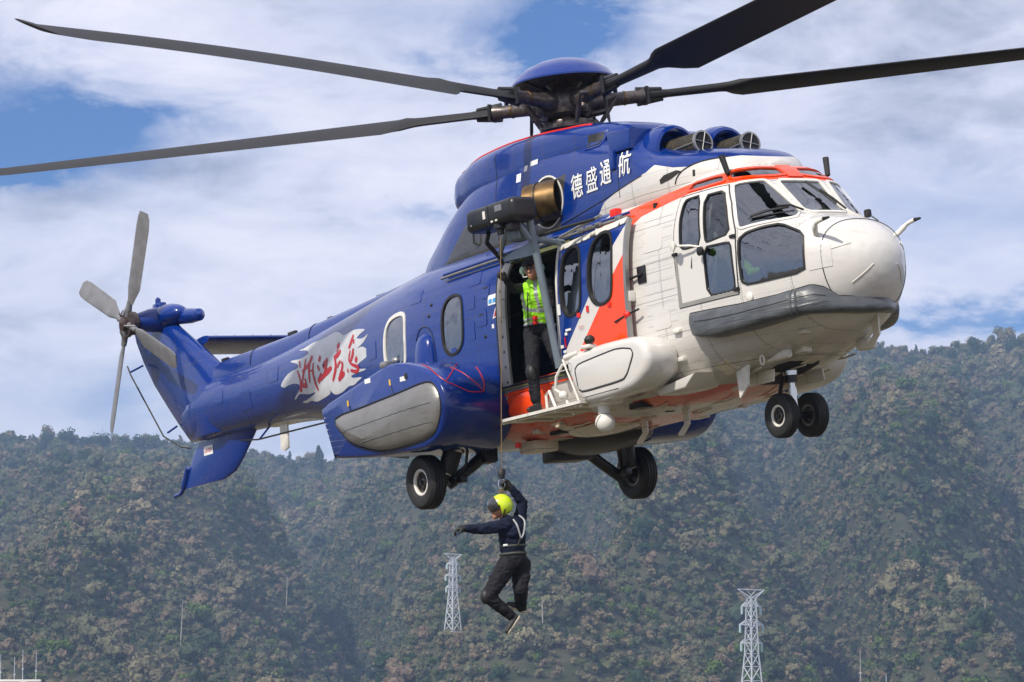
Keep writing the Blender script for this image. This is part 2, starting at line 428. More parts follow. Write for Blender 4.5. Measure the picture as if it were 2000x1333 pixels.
paint('orange_paint', ORANGE, panels=False, dirt_or_shade=.5); paint('cream_belly', (.62, .56, .44), panels=True, dirt_or_shade=1.6)
simple('white_trim', (.7, .68, .62), .4); simple('black_rubber', (.012, .012, .012), .55); simple('black_metal', (.02, .02, .021), .35, .3)
simple('grey_metal', (.32, .32, .31), .35, .7); simple('steel', (.6, .6, .58), .22, 1); simple('dark_interior', (.015, .015, .017), .8)
simple('cabin_grey', (.12, .12, .11), .7); simple('door_post', (.33, .32, .29), .45, .3); simple('strut_grey', (.20, .25, .29), .35, .3)
simple('tyre', (.014, .014, .014), .6, bump=.25, bscale=40); simple('bronze', (.20, .125, .055), .36, .85, var=.6, scale=7)
simple('soot', (.02, .018, .016), .8); simple('rotor_black', (.022, .022, .024), .62, spec=.3); simple('rotor_grey', (.16, .16, .17), .42, var=.2)
silver = simple('silver_cloth', (.22, .215, .205), .38, .4, var=.12, scale=3); simple('grey_vinyl', (.075, .082, .09), .34, bump=1, bscale=7, var=.25); simple('intake_mesh', (.05, .042, .028), .6, .4, var=.7, scale=22, bump=.5, bscale=90)
simple('decal_white', (.8, .8, .78), .4); simple('decal_red', (.42, .006, .012), .4); simple('decal_yellow', (.8, .5, .02), .4); simple('decal_silver', (.55, .56, .58), .35, .1, bump=.3, bscale=5)
simple('decal_dark', (.02, .02, .02), .4); simple('red_paint', (.7, .02, .01), .4); simple('decal_lightblue', (.05, .3, .6), .4)
simple('hub_brown', (.085, .06, .055), .4, .5, var=.5, scale=14); simple('cable_gold', (.26, .17, .07), .4, .6); simple('olive_trim', (.10, .11, .04), .6)
def wrinkle(mname, sx, sz, st=.8):
    m_ = MAT[mname]; t = m_.node_tree; b = t.nodes.new('ShaderNodeBump'); b.inputs['Strength'].default_value = st; b.inputs['Distance'].default_value = .03
    tc = t.nodes.new('ShaderNodeTexCoord'); mp = t.nodes.new('ShaderNodeMapping'); mp.inputs['Scale'].default_value = (sx, 2, sz); n_ = t.nodes.new('ShaderNodeTexNoise'); n_.inputs['Scale'].default_value = 1; n_.inputs['Detail'].default_value = 5; n_.inputs['Distortion'].default_value = .6
    t.links.new(tc.outputs['Object'], mp.inputs[0]); t.links.new(mp.outputs[0], n_.inputs['Vector']); t.links.new(n_.outputs['Fac'], b.inputs['Height']); t.links.new(b.outputs[0], t.nodes['Principled BSDF'].inputs['Normal'])
wrinkle('silver_cloth', 1.6, 5, .55); wrinkle('grey_vinyl', 1.4, 11, .9)
def glass(name, tint, refl=.25):
    n = NT(name); n.N.remove(n.b)
    tr = n.N.new('ShaderNodeBsdfTransparent'); tr.inputs[0].default_value = (*tint, 1)
    gl = n.N.new('ShaderNodeBsdfGlossy'); gl.inputs['Roughness'].default_value = .015; gl.inputs[0].default_value = (.95, .97, 1, 1)
    fr = n.N.new('ShaderNodeFresnel'); fr.inputs[0].default_value = 1.55
    b = n.N.new('ShaderNodeBump'); b.inputs['Strength'].default_value = .5; b.inputs['Distance'].default_value = .03
    n.L.new(n.noise(1.5, 2, dist=.8, sc3=(1.6, 1.6, .8)), b.inputs['Height']); n.L.new(b.outputs[0], gl.inputs['Normal']); n.L.new(b.outputs[0], fr.inputs['Normal'])
    f = n.math('ADD', n.math('MULTIPLY', fr.outputs[0], 1.3), refl, clamp=True)
    mx = n.N.new('ShaderNodeMixShader'); n.L.new(f, mx.inputs[0]); n.L.new(tr.outputs[0], mx.inputs[1]); n.L.new(gl.outputs[0], mx.inputs[2]); n.L.new(mx.outputs[0], n.out.inputs[0])
    MAT[name] = n.m
glass('tinted_glass', (.18, .21, .23), .16); glass('clear_glass', (.72, .76, .76), .05)
# ---------------------------------------------------------------- the helicopter
heli = empty('rescue_helicopter', label='blue, white and orange rescue helicopter hovering over the valley with its side door open', cat='helicopter')
M4 = Matrix(((.5454, .8325, -.097, 1.0725), (-.8364, .54805, .00081, 37.7902), (.05387, .08069, .99532, 4.7616), (0, 0, 0, 1)))
_q = M4.to_3x3().to_quaternion(); HM = Matrix.Translation(M4.to_translation()) @ _q.to_matrix().to_4x4(); heli.matrix_world = HM
# window and door openings in projected 2D
W_S = {
 'A': [(3.31, 2.57), (3.34, 2.615), (3.565, 2.62), (3.625, 2.08), (3.35, 2.075), (3.295, 2.12), (3.285, 2.40)],
 'B': [(3.655, 2.60), (3.90, 2.605), (3.99, 2.40), (4.06, 2.12), (3.73, 2.085), (3.70, 2.12)],
 'C': [(3.665, 2.03), (4.05, 2.02), (4.075, 1.97), (4.09, 1.55), (4.05, 1.505), (3.67, 1.51)]}
W_low = [(1.655, 2.03), (1.74, 2.085), (1.905, 2.115), (2.10, 2.12), (2.30, 1.97), (2.275, 1.75), (2.27, 1.56), (1.70, 1.535), (1.64, 1.58), (1.635, 1.86)]
W_ws1 = [(1.67, 2.655), (1.74, 2.675), (1.978, 2.685), (2.02, 2.675), (2.11, 2.57), (2.315, 2.30), (2.315, 2.25), (2.27, 2.19), (1.82, 2.165), (1.69, 2.15), (1.66, 2.18)]
W_ws2 = [(-.285, 2.675), (.285, 2.675), (.265, 2.29), (.22, 2.255), (-.22, 2.255), (-.265, 2.29)]
W_ov1 = [(1.665, 2.83), (1.74, 2.85), (1.968, 2.862), (2.18, 2.855), (2.26, 2.765), (2.1, 2.745), (1.655, 2.745)]
W_ovs = [(3.30, 2.72), (3.33, 2.80), (3.69, 2.81), (3.77, 2.80), (3.83, 2.73), (3.6, 2.715)]
W_c1 = [(-3.16, 1.86), (-3.15, 2.16), (-3.07, 2.30), (-2.90, 2.345), (-2.63, 2.345), (-2.56, 2.27), (-2.57, 1.77), (-2.63, 1.72), (-2.9, 1.70), (-3.10, 1.73)]
W_c2 = [(-1.575, 2.0), (-1.55, 2.24), (-1.42, 2.345), (-1.21, 2.345), (-1.11, 2.25), (-1.11, 1.85), (-1.17, 1.72), (-1.30, 1.66), (-1.47, 1.67), (-1.56, 1.78)]
DOOR = [(-.20, 1.11), (2.25, 1.14), (2.28, 2.53), (-.10, 2.53), (-.18, 2.35)]
for k in W_S: W_S[k] = chaikin(W_S[k], 1, .15)
W_low = chaikin(W_low, 1, .15); W_ws1 = chaikin(W_ws1, 1, .15); W_ws2 = chaikin(W_ws2, 2, .06); W_ov1 = chaikin(W_ov1, 1, .1); W_ovs = chaikin(W_ovs, 1, .1); W_c1 = chaikin(W_c1, 2); W_c2 = chaikin(W_c2, 2)
CUTS = [(W_low, 'O', 0), (W_ws1, 'O', 0), (W_ws2, 'F', 0), (W_ov1, 'O', 0), (W_ovs, 'S', 0), (W_c1, 'S', 0), (W_c2, 'S', 0), (np.array(DOOR), 'S', 0)]
CUTS += [(W_S[k], 'S', 0) for k in W_S]
CUTS += [(p, d, 1) for p, d, m in CUTS if d != 'F' and p is not CUTS[7][0]]
CUTS += [(chaikin([(.3, 1.72), (.3, 2.3), (.6, 2.3), (.6, 1.72)], 2), 'S', 1), (chaikin([(1.3, 1.72), (1.3, 2.3), (1.6, 2.3), (1.6, 1.72)], 2), 'S', 1)]
def cut(V, F, cuts, snap=True):
    V = np.array(V); Fq = np.array([f for f in F if len(f) == 4]); caps = [f for f in F if len(f) != 4]
    c = V[Fq].mean(1); nrm = np.cross(V[Fq[:, 2]]-V[Fq[:, 0]], V[Fq[:, 3]]-V[Fq[:, 1]]); nrm /= np.linalg.norm(nrm, axis=1)[:, None]+1e-12
    if (nrm[:, 1]*c[:, 1]).sum() < 0: nrm = -nrm
    kill = np.zeros(len(Fq), bool); moves = {}
    for poly, d, mir in cuts:
        m = np.array([1, -1 if mir else 1, 1]); cc = c*m; nn = nrm*m
        view = {'S': np.array([0, -1, 0]), 'F': np.array([1, 0, 0]), 'O': OBV}[d]
        q = to2(cc, d); k = inside(poly, q[:, 0], q[:, 1]) & (nn @ view > .02)
        if d == 'F': k &= cc[:, 0] > 3.3
        if d == 'O': k &= (cc[:, 0] > 3.2) & (cc[:, 1] < .25)
        if d == 'S': k &= cc[:, 1] < 0
        kill |= k
        if snap:
            iv = np.intersect1d(np.unique(Fq[k]), np.unique(Fq[~kill]))
            for i in iv:
                p = to2(V[i]*m, d); best = None
                for a in range(len(poly)):
                    A = poly[a]; B = poly[(a+1) % len(poly)]; t = np.clip(((p-A)@(B-A))/((B-A)@(B-A)+1e-12), 0, 1); Q = A+(B-A)*t; e = np.linalg.norm(Q-p)
                    if best is None or e < best[0]: best = (e, Q)
                if best[0] < .06:
                    h, n = cast(best[1], d); 
                    if h is not None: moves[i] = np.array([h.x, h.y, h.z])*m
    for i, p in moves.items(): V[i] = p
    return V, [tuple(f) for f in Fq[~kill]]+caps
V, F = cut(HV, HF, CUTS)
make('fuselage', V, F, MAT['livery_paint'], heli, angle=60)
xs = np.linspace(-3.3, 4.9, 150); V, F = hull_mesh(xs, 120, inset=.07)
V, F = cut(V, F, CUTS, snap=False); make('cabin_lining', V, [tuple(reversed(f)) for f in F], MAT['cabin_grey'], heli)
b = MB(); b.add(*g_box((.3, 0, 1.05), (6.6, 1.84, .06))); b.build('cabin_floor', MAT['cabin_grey'], heli, smooth=False)
b = MB(); b.add(*g_box((2.75, 0, 1.9), (.05, 1.8, 1.6))); b.build('cockpit_bulkhead', MAT['dark_interior'], heli, smooth=False)
def seat(x, y, mat='dark_interior', face=1):
    s = MB(); s.add(*g_box((x, y, 1.45), (.46, .46, .12), .03)); s.add(*g_box((x-.24*face, y, 1.78), (.10, .44, .62), .03)); s.add(*g_box((x-.24*face, y, 2.18), (.08, .24, .18), .03)); s.add(*g_box((x, y, 1.24), (.3, .3, .32), .01)); s.build('seat', MAT[mat], heli)
for y in (-.48, .48): seat(3.35, y)
simple('seat_blue', (.035, .04, .10), .8)
for x, y in ((-.2, .55), (.5, .55), (1.2, .55), (-1.3, -.5), (-1.3, .5)): seat(x, y, 'seat_blue', -1 if x > 0 else 1)
b = MB(); b.add(*g_box((4.45, 0, 1.75), (.35, 1.15, .55), .05)); b.add(*g_box((4.2, 0, 1.45), (.5, .3, .5), .03)); b.build('instrument_panel', MAT['dark_interior'], heli)
# glazing
def ringpoly(poly, w): return offset_poly(poly, w)
def window(name, poly, d, mirror=False, w=.03, gm='tinted_glass', fm='black_rubber', fw=None, label=None, bvh=None, thick=.02, hh=.012):
    V, F = skin(offset_poly(poly, .008), d, -.004, 0, mirror=mirror, step=.05, bvh=bvh)
    g = make(name, V, F, MAT[gm], heli, angle=0)
    if label: g['label'] = label
    V, F = skin(offset_poly(poly, w), d, hh, thick, holes=[offset_poly(poly, -.006)], mirror=mirror, step=.05, bvh=bvh)
    make('frame', V, F, MAT[fm], g, angle=50)
    return g
for mir in (False, True):
    window('cockpit_window', W_S['A'], 'S', mir, .012, fm='black_rubber', gm='tinted_glass'); window('cockpit_window', W_S['B'], 'S', mir, .012, gm='clear_glass', fm='black_rubber'); window('cockpit_window', W_S['C'], 'S', mir, .012, fm='black_rubber')
    window('lower_nose_window', W_low, 'O', mir, .014, gm='tinted_glass', fm='black_rubber')
    window('windscreen', W_ws1, 'O', mir, .018, gm='tinted_glass', fm='white_trim', hh=.012)
    window('overhead_window', W_ov1, 'O', mir, .018, fm='orange_paint'); window('overhead_window', W_ovs, 'S', mir, .015, fm='orange_paint')
    window('cabin_window', W_c1, 'S', mir, .045, fm='white_trim', label='rear cabin window with a white surround'); window('cabin_window', W_c2, 'S', mir, .028)
window('windscreen', W_ws2, 'F', False, .022, fm='white_trim', label='middle windscreen pane', hh=.014)
for i in (-2, -1): window('cabin_window', CUTS[i][0], 'S', True, .03)
# cockpit door: seams, hinges, rivet strip frame
DP = np.array([(3.215, 1.462), (4.12, 1.462), (4.135, 1.9), (4.13, 2.13), (4.03, 2.45), (3.915, 2.665), (3.24, 2.66), (3.195, 2.3), (3.19, 2.0)])
holes = [offset_poly(W_S[k], .018) for k in W_S]
for mir in (False, True):
    V, F = skin(DP, 'S', .008, .012, holes=holes, mirror=mir, step=.05); dr = make('cockpit_door', V, F, MAT['white_paint'], heli, angle=50)
    V, F = skin(offset_poly(DP, .012), 'S', .006, .008, holes=[offset_poly(DP, -.004)], mirror=mir, step=.05); make('seal', V, F, MAT['black_rubber'], dr)
    if not mir:
        V, F = skin([(3.195, 1.455), (4.125, 1.455), (4.125, 1.50), (3.25, 1.50), (3.235, 2.0), (3.20, 2.0)], 'S', .012, .01, step=.05); make('lower_strip', V, F, MAT['door_post'], dr)
        for (x, z) in ((3.21, 2.04), (4.11, 2.08), (4.11, 1.51)):
            h, _ = cast((x, z), 'S'); m = MB(); m.add(*g_box(h+Vector((0, -.015, 0)), (.08, .04, .035), .008)); m.build('hinge', MAT['black_metal'], dr)
        m = MB(); h, n = cast((3.47, 1.99), 'S'); m.add(*g_tube([h, h+Vector((-.01, -.02, -.14))], .007, 6)); m.build('handle', MAT['black_metal'], dr)
# mirror on the door window
h, _ = cast((3.62, 2.05), 'S'); m = MB(); m.add(*g_tube([h, h+Vector((-.08, -.08, .03)), h+Vector((-.27, -.14, .06))], .012, 8)); m.add(*g_spin([(0, .001), (0, .055), (.02, .06), (.03, .001)], h+Vector((-.28, -.15, .06)), (-.2, -1, .1), 20)); m.build('door_mirror', MAT['white_trim'], heli)
m = MB(); m.add(*g_tube([h, h+Vector((.07, -.04, -.03))], .014, 8)); m.add(*g_spin([(0, .001), (0, .045), (.03, .05), (.04, .001)], h+Vector((.08, -.06, -.06)), (0, -1, 0), 16)); m.build('fuel_vent', MAT['black_metal'], heli)
# ---- cowlings
def cowl(S, n=64, nn=None):
    S = np.array(S); xs = []
    for i in range(len(S)-1): xs += list(np.linspace(S[i, 0], S[i+1, 0], 9)[:-1])
    xs.append(S[-1, 0]); xs = np.array(xs); cs = [hermite(S[:, 0], S[:, k], xs) for k in range(1, S.shape[1])]
    t = np.linspace(0, 2*np.pi, n, endpoint=False); rings = []
    for i, x in enumerate(xs):
        zb, zt, wd, e, zc = [c[i] for c in cs]
        c_, s_ = np.cos(t), np.sin(t); rings.append([(x, wd*a, zc+(zt-zc if bb >= 0 else zc-zb)*bb) for a, bb in zip(spow(c_, 2/e), spow(s_, 2/e))])
    return g_loft(rings)
# x, zb, zt, w, exp, zc
CM = [(-3.25, 2.55, 2.99, .16, 2.2, 2.8), (-2.9, 2.55, 3.12, .36, 2.5, 2.8), (-2.4, 2.5, 3.33, .52, 2.8, 2.85), (-1.95, 2.5, 3.55, .63, 3, 2.9), (-1.4, 2.5, 3.78, .70, 3.3, 2.95), (-.6, 2.5, 3.95, .74, 3.5, 3.0),
      (.2, 2.5, 3.98, .76, 3.6, 3.0), (1.0, 2.5, 3.84, .77, 3.6, 3.0), (1.8, 2.5, 3.70, .80, 3.6, 3.0), (2.25, 2.5, 3.62, .84, 3.3, 3.0), (2.45, 2.5, 3.45, .85, 3, 2.98), (2.8, 2.5, 3.32, .82, 2.9, 2.95), (3.2, 2.5, 3.24, .74, 2.8, 2.9), (3.55, 2.5, 3.16, .58, 2.6, 2.85), (3.8, 2.5, 3.06, .40, 2.4, 2.8), (3.92, 2.5, 2.95, .2, 2.2, 2.75)]
CV, CF = cowl(CM); COWL = BVHTree.FromPolygons([tuple(v) for v in CV], [tuple(f) for f in CF])
make('engine_cowling', CV, CF, MAT['cowling_paint'], heli, angle=60)
CAP = [(-2.13, 3.60, 3.66, .10, 2.2, 3.63), (-2.10, 3.52, 3.80, .26, 2.4, 3.66), (-1.95, 3.44, 3.95, .42, 2.7, 3.68), (-1.6, 3.42, 4.03, .55, 3.2, 3.7), (-1.1, 3.45, 4.08, .64, 3.8, 3.72), (-.5, 3.45, 4.08, .69, 4.2, 3.74), (.2, 3.45, 4.05, .70, 4.2, 3.74), (.7, 3.45, 4.01, .69, 4, 3.72), (1.2, 3.45, 3.96, .65, 3.6, 3.7), (1.5, 3.45, 3.90, .56, 3, 3.68), (1.68, 3.5, 3.82, .38, 2.6, 3.66), (1.75, 3.55, 3.74, .2, 2.2, 3.65)]
V, F = cowl(CAP); CAPB = BVHTree.FromPolygons([tuple(v) for v in V], [tuple(f) for f in F]); make('gearbox_fairing', V, F, MAT['blue_metal'], heli, angle=60)
# red-edged rim of the gearbox deck
CA = np.array(CAP); pts = []
for x in np.linspace(-2.02, 1.2, 44):
    zb_, zt_, wd_, e_, zc_ = [hermite(CA[:, 0], CA[:, q], np.array([x]))[0] for q in range(1, 6)]
    a_ = R_(50); pts.append((x, -wd_*math.cos(a_)**(2/e_), zc_+(zt_-zc_)*math.sin(a_)**(2/e_)))
m = MB(); m.add(*g_tube(pts, .014, 6)); m.build('red_seal', MAT['red_paint'], heli)
# raised access box ahead of the gearbox, grille, letters
def on(bvh, poly, name, mat, off=.004, thick=0, parent=None, d='S', **k):
    V, F = skin(poly, d, off, thick, bvh=bvh, **k); return make(name, V, F, MAT[mat], parent or heli, angle=50)
def rect(x0, z0, x1, z1): return np.array([(x0, z0), (x1, z0), (x1, z1), (x0, z1)], float)
BOTH = BVHTree.FromPolygons([tuple(v) for v in CV]+[tuple(v) for v in V], [tuple(f) for f in CF]+[tuple(i+len(CV) for i in f) for f in F])
g = on(BOTH, rect(1.25, 3.60, 1.52, 3.79), 'cooling_grille', 'blue_paint', .012, .02); on(BOTH, rect(1.28, 3.62, 1.49, 3.77), 'mesh', 'decal_dark', .016, parent=g)
m = MB(); m.add(*g_prism([(1.86, 3.68), (1.90, 3.42), (2.28, 3.42), (2.30, 3.64)], -.81, -.3, .015)); m.add(*g_prism([(1.90, 3.45), (1.90, 3.24), (1.99, 3.24), (1.99, 3.45)], -.84, -.6, .01)); m.build('access_cover', MAT['blue_paint'], heli)
for mir in (False, True):
    on(BOTH, rect(.16, 3.64, .32, 3.70), 'placard', 'decal_white', mirror=mir)
on(BOTH, rect(.03, 3.60, .10, 3.67), 'placard', 'decal_white'); on(BOTH, rect(-.13, 3.50, -.03, 3.60), 'placard', 'decal_white')
# cowl seams
for x in (-.60, 2.02):
    m = MB(); pts = []
    for z in np.linspace(2.9, 3.95 if x < 0 else 3.6, 24):
        h, n = cast((x, z), 'S', BOTH); pts.append(h+n*.001)
    m.add(*g_tube(pts, .005, 5)); m.build('seam', MAT['decal_dark'], heli)
m = MB(); pts = []
for x in np.linspace(.75, 2.5, 30):
    h, n = cast((x, 2.83+(x-.75)*.13), 'S', BOTH); pts.append(h+n*.002)
m.add(*g_tube(pts, .006, 5)); m.build('seam', MAT['decal_dark'], heli)
def text_skin(body, x0, z0, h, w, name, mat, bvh, d='S', parent=None, weight=0, shear=0, bold=0.0, lift=.006):
    cu = bpy.data.curves.new('t', 'FONT'); cu.body = body; cu.size = 1; cu.offset = bold
    o = bpy.data.objects.new('t', cu); COL.objects.link(o); dg = bpy.context.evaluated_depsgraph_get(); me = bpy.data.meshes.new_from_object(o.evaluated_get(dg))
    bm = bmesh.new(); bm.from_mesh(me); bmesh.ops.triangulate(bm, faces=bm.faces[:])
    for v in bm.verts: pass
    xs = [v.co.x for v in bm.verts]; ys = [v.co.y for v in bm.verts]; ax, bx, ay, by = min(xs), max(xs), min(ys), max(ys)
    for v in bm.verts: v.co.x = (v.co.x-ax)/(bx-ax)*w; v.co.y = (v.co.y-ay)/(by-ay)*h; v.co.x += shear*v.co.y
    for _k in range(3):
        long = [e for e in bm.edges if e.calc_length() > .04]
        if long: bmesh.ops.subdivide_edges(bm, edges=long, cuts=1); bmesh.ops.triangulate(bm, faces=bm.faces[:])
    bm.verts.index_update(); V = []
    for v in bm.verts:
        hh, n = cast((x0+v.co.x, z0+v.co.y), d, bvh); vw = Vector((0, -1, 0)); V.append(hh+n*(lift if n.dot(vw) > 0 else -lift))
    F = []
    for f in bm.faces:
        t = tuple(v.index for v in f.verts); n = (V[t[1]]-V[t[0]]).cross(V[t[2]]-V[t[0]]); F.append(t if n.y < 0 else tuple(reversed(t)))
    bm.free(); bpy.data.objects.remove(o)
    return make(name, V, F, MAT[mat], parent or heli, angle=0)
for ch, x, z in (('德', 1.04, 3.07), ('盛', 1.35, 3.085), ('通', 1.65, 3.105), ('航', 2.06, 3.12)):
    text_skin(ch, x, z, .28, .235, 'letter', 'decal_white', COWL, bold=.006 if ch == '盛' else .012, lift=.012)
# intakes
for s in (-1, 1):
    c = (2.08, s*.36, 3.35)
    m = MB(); m.add(*g_spin([(-.25, .15), (0, .24), (.12, .30), (.28, .325), (.40, .315), (.47, .29), (.49, .255), (.46, .225), (.3, .21), (.2, .02)], c, (1, 0, -.03), 40)); m.build('intake_cowl', MAT['blue_paint'], heli)
    A = Vector((2.3, s*.36, 3.30)); B = Vector((3.0, s*.33, 3.345))
    m = MB(); m.add(*g_tube([A, B], [.18, .125], 28)); cg = m.build('intake_screen', MAT['intake_mesh'] if 'intake_mesh' in MAT else MAT['olive_trim'], heli)
    dxv = (B-A).normalized(); m = MB()
    m.add(*g_spin([(-.02, .127), (-.02, .134), (.012, .134), (.012, .115), (-.02, .115)], B, dxv, 32))
    for a in (.3, 2.4, 4.5): 
        u = dxv.orthogonal().normalized(); v = dxv.cross(u); q = u*math.cos(a)+v*math.sin(a); m.add(*g_tube([A+q*.183, B+q*.129], .009, 6))
    u = Vector((0, 0, 1)); v = Vector((0, 1, 0)); u = Vector((0, .3, 1)).normalized(); m.add(*g_tube([B+dxv*.012+u*.12, B+dxv*.012-u*.12], .006, 6)); v = Vector((0, 1, -.2)).normalized(); m.add(*g_tube([B+dxv*.012+v*.12, B+dxv*.012-v*.12], .006, 6)); m.build('ring', MAT['grey_metal'], cg)
    m = MB(); m.add(*g_spin([(0, .001), (0, .12)], B+dxv*.004, dxv, 24)); m.build('mesh_face', MAT['dark_interior'], cg)
# roof vents on the front cowl and the brow gutter
on(COWL, np.array([(2.80, 2.90), (2.98, 2.93), (3.12, 2.985), (3.05, 3.01), (2.86, 2.99), (2.79, 2.95)]), 'vent_opening', 'soot', .004)
m = MB(); pts = [cast((x, z), 'S', COWL)[0]+Vector((0, -.004, .0)) for x, z in spline([(3.02, 2.86), (3.06, 2.93), (3.16, 3.0), (3.34, 3.05), (3.6, 3.06)], 6)]; m.add(*g_tube(pts, .008, 5)); m.build('gutter', MAT['decal_dark'], heli)
on(COWL, rect(3.26, 2.90, 3.29, 2.97), 'slot', 'decal_dark', .004)
# exhausts
for s in (-1, 1):
    A = Vector((.74, s*.72, 3.15)); B = Vector((.40, s*.94, 3.13)); dv = (B-A).normalized(); L = (B-A).length
    m = MB(); m.add(*g_spin([(0, .23), (L*.8, .235), (L, .235), (L, .222), (L*.5, .215), (0, .20)], A, dv, 40)); ex = m.build('exhaust_pipe', MAT['bronze'], heli)
    m = MB(); m.add(*g_spin([(L*.35, .001), (L*.35, .214)], A, dv, 32)); m.build('exhaust_core', MAT['soot'], ex)
    m = MB(); m.add(*g_spin([(L*.6, .236), (L*.6, .242), (L*.64, .242), (L*.64, .236)], A, dv, 40)); m.build('band', MAT['black_metal'], ex)
    el = [(.52+.31*math.cos(a), 3.145+.29*math.sin(a)) for a in np.linspace(0, 2*np.pi, 28, endpoint=False)]
    rc = on(COWL, np.array(el), 'exhaust_recess', 'soot', .006, mirror=(s > 0)); 
    on(COWL, offset_poly(np.array(el), .02), 'edge_strip', 'white_trim', .010, .008, parent=rc, mirror=(s > 0), holes=[np.array(el)])
m = MB(); pts = [cast(p, 'S', COWL)[0]+Vector(q) for p, q in (((-1.05, 3.12), (0, -.002, 0)), ((-1.08, 3.10), (-.01, -.05, 0)), ((-1.1, 2.96), (0, -.05, 0)), ((-1.05, 2.93), (0, -.002, 0)))]; m.add(*g_tube(pts, .014, 8)); m.build('grab_handle', MAT['black_metal'], heli)
# spine cover over the drive shaft
rings = []
SPX = [-9.55, -8.75, -6.9, -5.16, -3.85, -3.0]; SPZ = [2.66, 2.71, 2.76, 2.86, 2.94, 3.02]
for x in np.linspace(-9.55, -3.0, 40):
    z = np.interp(x, SPX, SPZ); wd = np.interp(x, [-9.5, -3], [.15, .24]); base = hermite(HS[:, 0], HS[:, 2], np.array([x]))[0]-.12
    rings.append([(x, wd*spow(math.cos(a), .8), base+(z-base)*spow(math.sin(a), .7)) for a in np.linspace(0, math.pi, 17)]+[(x, -wd, base-.1), (x, wd, base-.1)])
V, F = g_loft(rings); make('drive_shaft_cover', V, F, MAT['blue_metal'], heli)
for x, s in ((-4.6, .5), (-6.95, 1), (-8.9, .8), (-5.9, .5)):
    z = np.interp(x, SPX, SPZ); m = MB(); m.add(*g_box((x, 0, z+.02*s), (.16*s+.05, .05, .07*s), .012)); m.build('antenna', MAT['black_metal'], heli)
for x in (-4.35, -6.2, -7.9):
    z = np.interp(x, SPX, SPZ); wd = np.interp(x, [-9.5, -3], [.15, .24]); base = z-.3
    m = MB(); m.add(*g_tube([(x, wd*1.01*spow(math.cos(a), .8), base+(z+.003-base)*spow(math.sin(a), .7)) for a in np.linspace(0.1, math.pi-.1, 17)], .005, 5)); m.build('seam', MAT['decal_dark'], heli)
# tail fin
def foil(c, t, n=14):
    up = []; lo = []
    for i in range(n+1):
        x = .5*(1-math.cos(math.pi*i/n)); y = 5*t*(.2969*math.sqrt(x)-.126*x-.3516*x*x+.2843*x**3-.1015*x**4); up.append((x, y)); lo.append((x, -y))
    return [(a*c, b*c) for a, b in up]+[(a*c, b*c) for a, b in reversed(lo[1:-1])]
def fin(st, y=0):
    # st rows: leading x, trailing x, z, thickness ratio
    rings = []
    for xl, xt, z, t in st:
        rings.append([(xl-a, y+b, z) for a, b in foil(xl-xt, t)])
    return g_loft(rings)
m = MB(); m.add(*fin([(-8.7, -10.12, 1.70, .36), (-8.6, -10.4, 1.95, .34), (-8.7, -10.76, 2.3, .27), (-9.06, -11.12, 2.67, .20), (-9.62, -11.40, 3.05, .17), (-10.15, -11.58, 3.38, .17), (-10.4, -11.62, 3.54, .17)])); m.build('tail_fin', MAT['blue_metal'], heli)
m = MB(); m.add(*fin([(-8.15, -9.9, 1.66, .09), (-8.35, -10.1, 1.50, .08), (-8.6, -10.28, 1.30, .07), (-8.85, -10.38, 1.14, .06), (-9.2, -10.42, 1.06, .05)])); vf = m.build('ventral_fin', MAT['blue_paint'], heli)
VFB = BVHTree.FromPolygons([v.co for v in vf.data.vertices], [list(p.vertices) for p in vf.data.polygons])
on(VFB, rect(-9.62, 1.46, -9.33, 1.58), 'placard', 'decal_white', .006, parent=vf, label_=None) if 0 else None
V, F = skin(rect(-9.70, 1.45, -9.40, 1.58), 'S', .004, bvh=VFB); pc = make('placard', V, F, MAT['decal_white'], heli)
text_skin('DANGER', -9.675, 1.485, .06, .25, 'lettering', 'decal_red', VFB, parent=pc, bold=.01)
m = MB(); m.add(*g_tube(spline([(-10.28, 0, 1.35), (-10.42, 0, 1.15), (-10.55, 0, 1.02), (-10.75, 0, .99)], 5), [.045]*8+[.03]*8, 10)); m.build('tail_skid', MAT['blue_paint'], heli)
# horizontal stabiliser on the port side
rings = []
for y, ox in ((.12, 0), (.8, -.02), (1.6, -.04), (2.25, -.06), (2.32, -.12)):
    k = .96 if y < 2.3 else .7
    rings.append([(-9.55+ox-a, y, 3.14+b-a*.10) for a, b in foil(1.05*k, .13)])
V, F = g_loft(rings); st = make('stabiliser', V, F, MAT['blue_paint'], heli)
for y in np.arange(.3, 2.2, .3): m = MB(); m.add(*g_box((-9.72, y, 3.175), (.14, .01, .02))); m.build('vortex_tab', MAT['blue_paint'], st)
# tail gearbox fairing and beacon
def ell(c, r, n=24, k=16): return g_spin([(-r[0]*math.cos(math.pi*i/k), math.sin(math.pi*i/k)) for i in range(k+1)], (0, 0, 0), (1, 0, 0), n), c, r
def g_ell(c, r, rot=None, n=24, k=14):
    V, F = g_spin([(-math.cos(math.pi*i/k), math.sin(math.pi*i/k)) for i in range(k+1)], (0, 0, 0), (1, 0, 0), n)
    R = rot or Matrix.Identity(3); c = Vector(c); return [c+R @ Vector((v[0]*r[0], v[1]*r[1], v[2]*r[2])) for v in V], F
m = MB(); m.add(*g_ell((-10.55, 0, 3.60), (.52, .22, .18))); m.add(*g_tube([(-10.4, .05, 3.58), (-9.95, .08, 3.52), (-9.72, .09, 3.50), (-9.66, .09, 3.50)], [.12, .11, .09, .02], 20)); m.add(*g_tube([(-10.55, .1, 3.58), (-10.62, -.25, 3.56), (-10.66, -.42, 3.545)], [.20, .17, .13], 20)); gb = m.build('tail_gearbox_fairing', MAT['blue_paint'], heli)
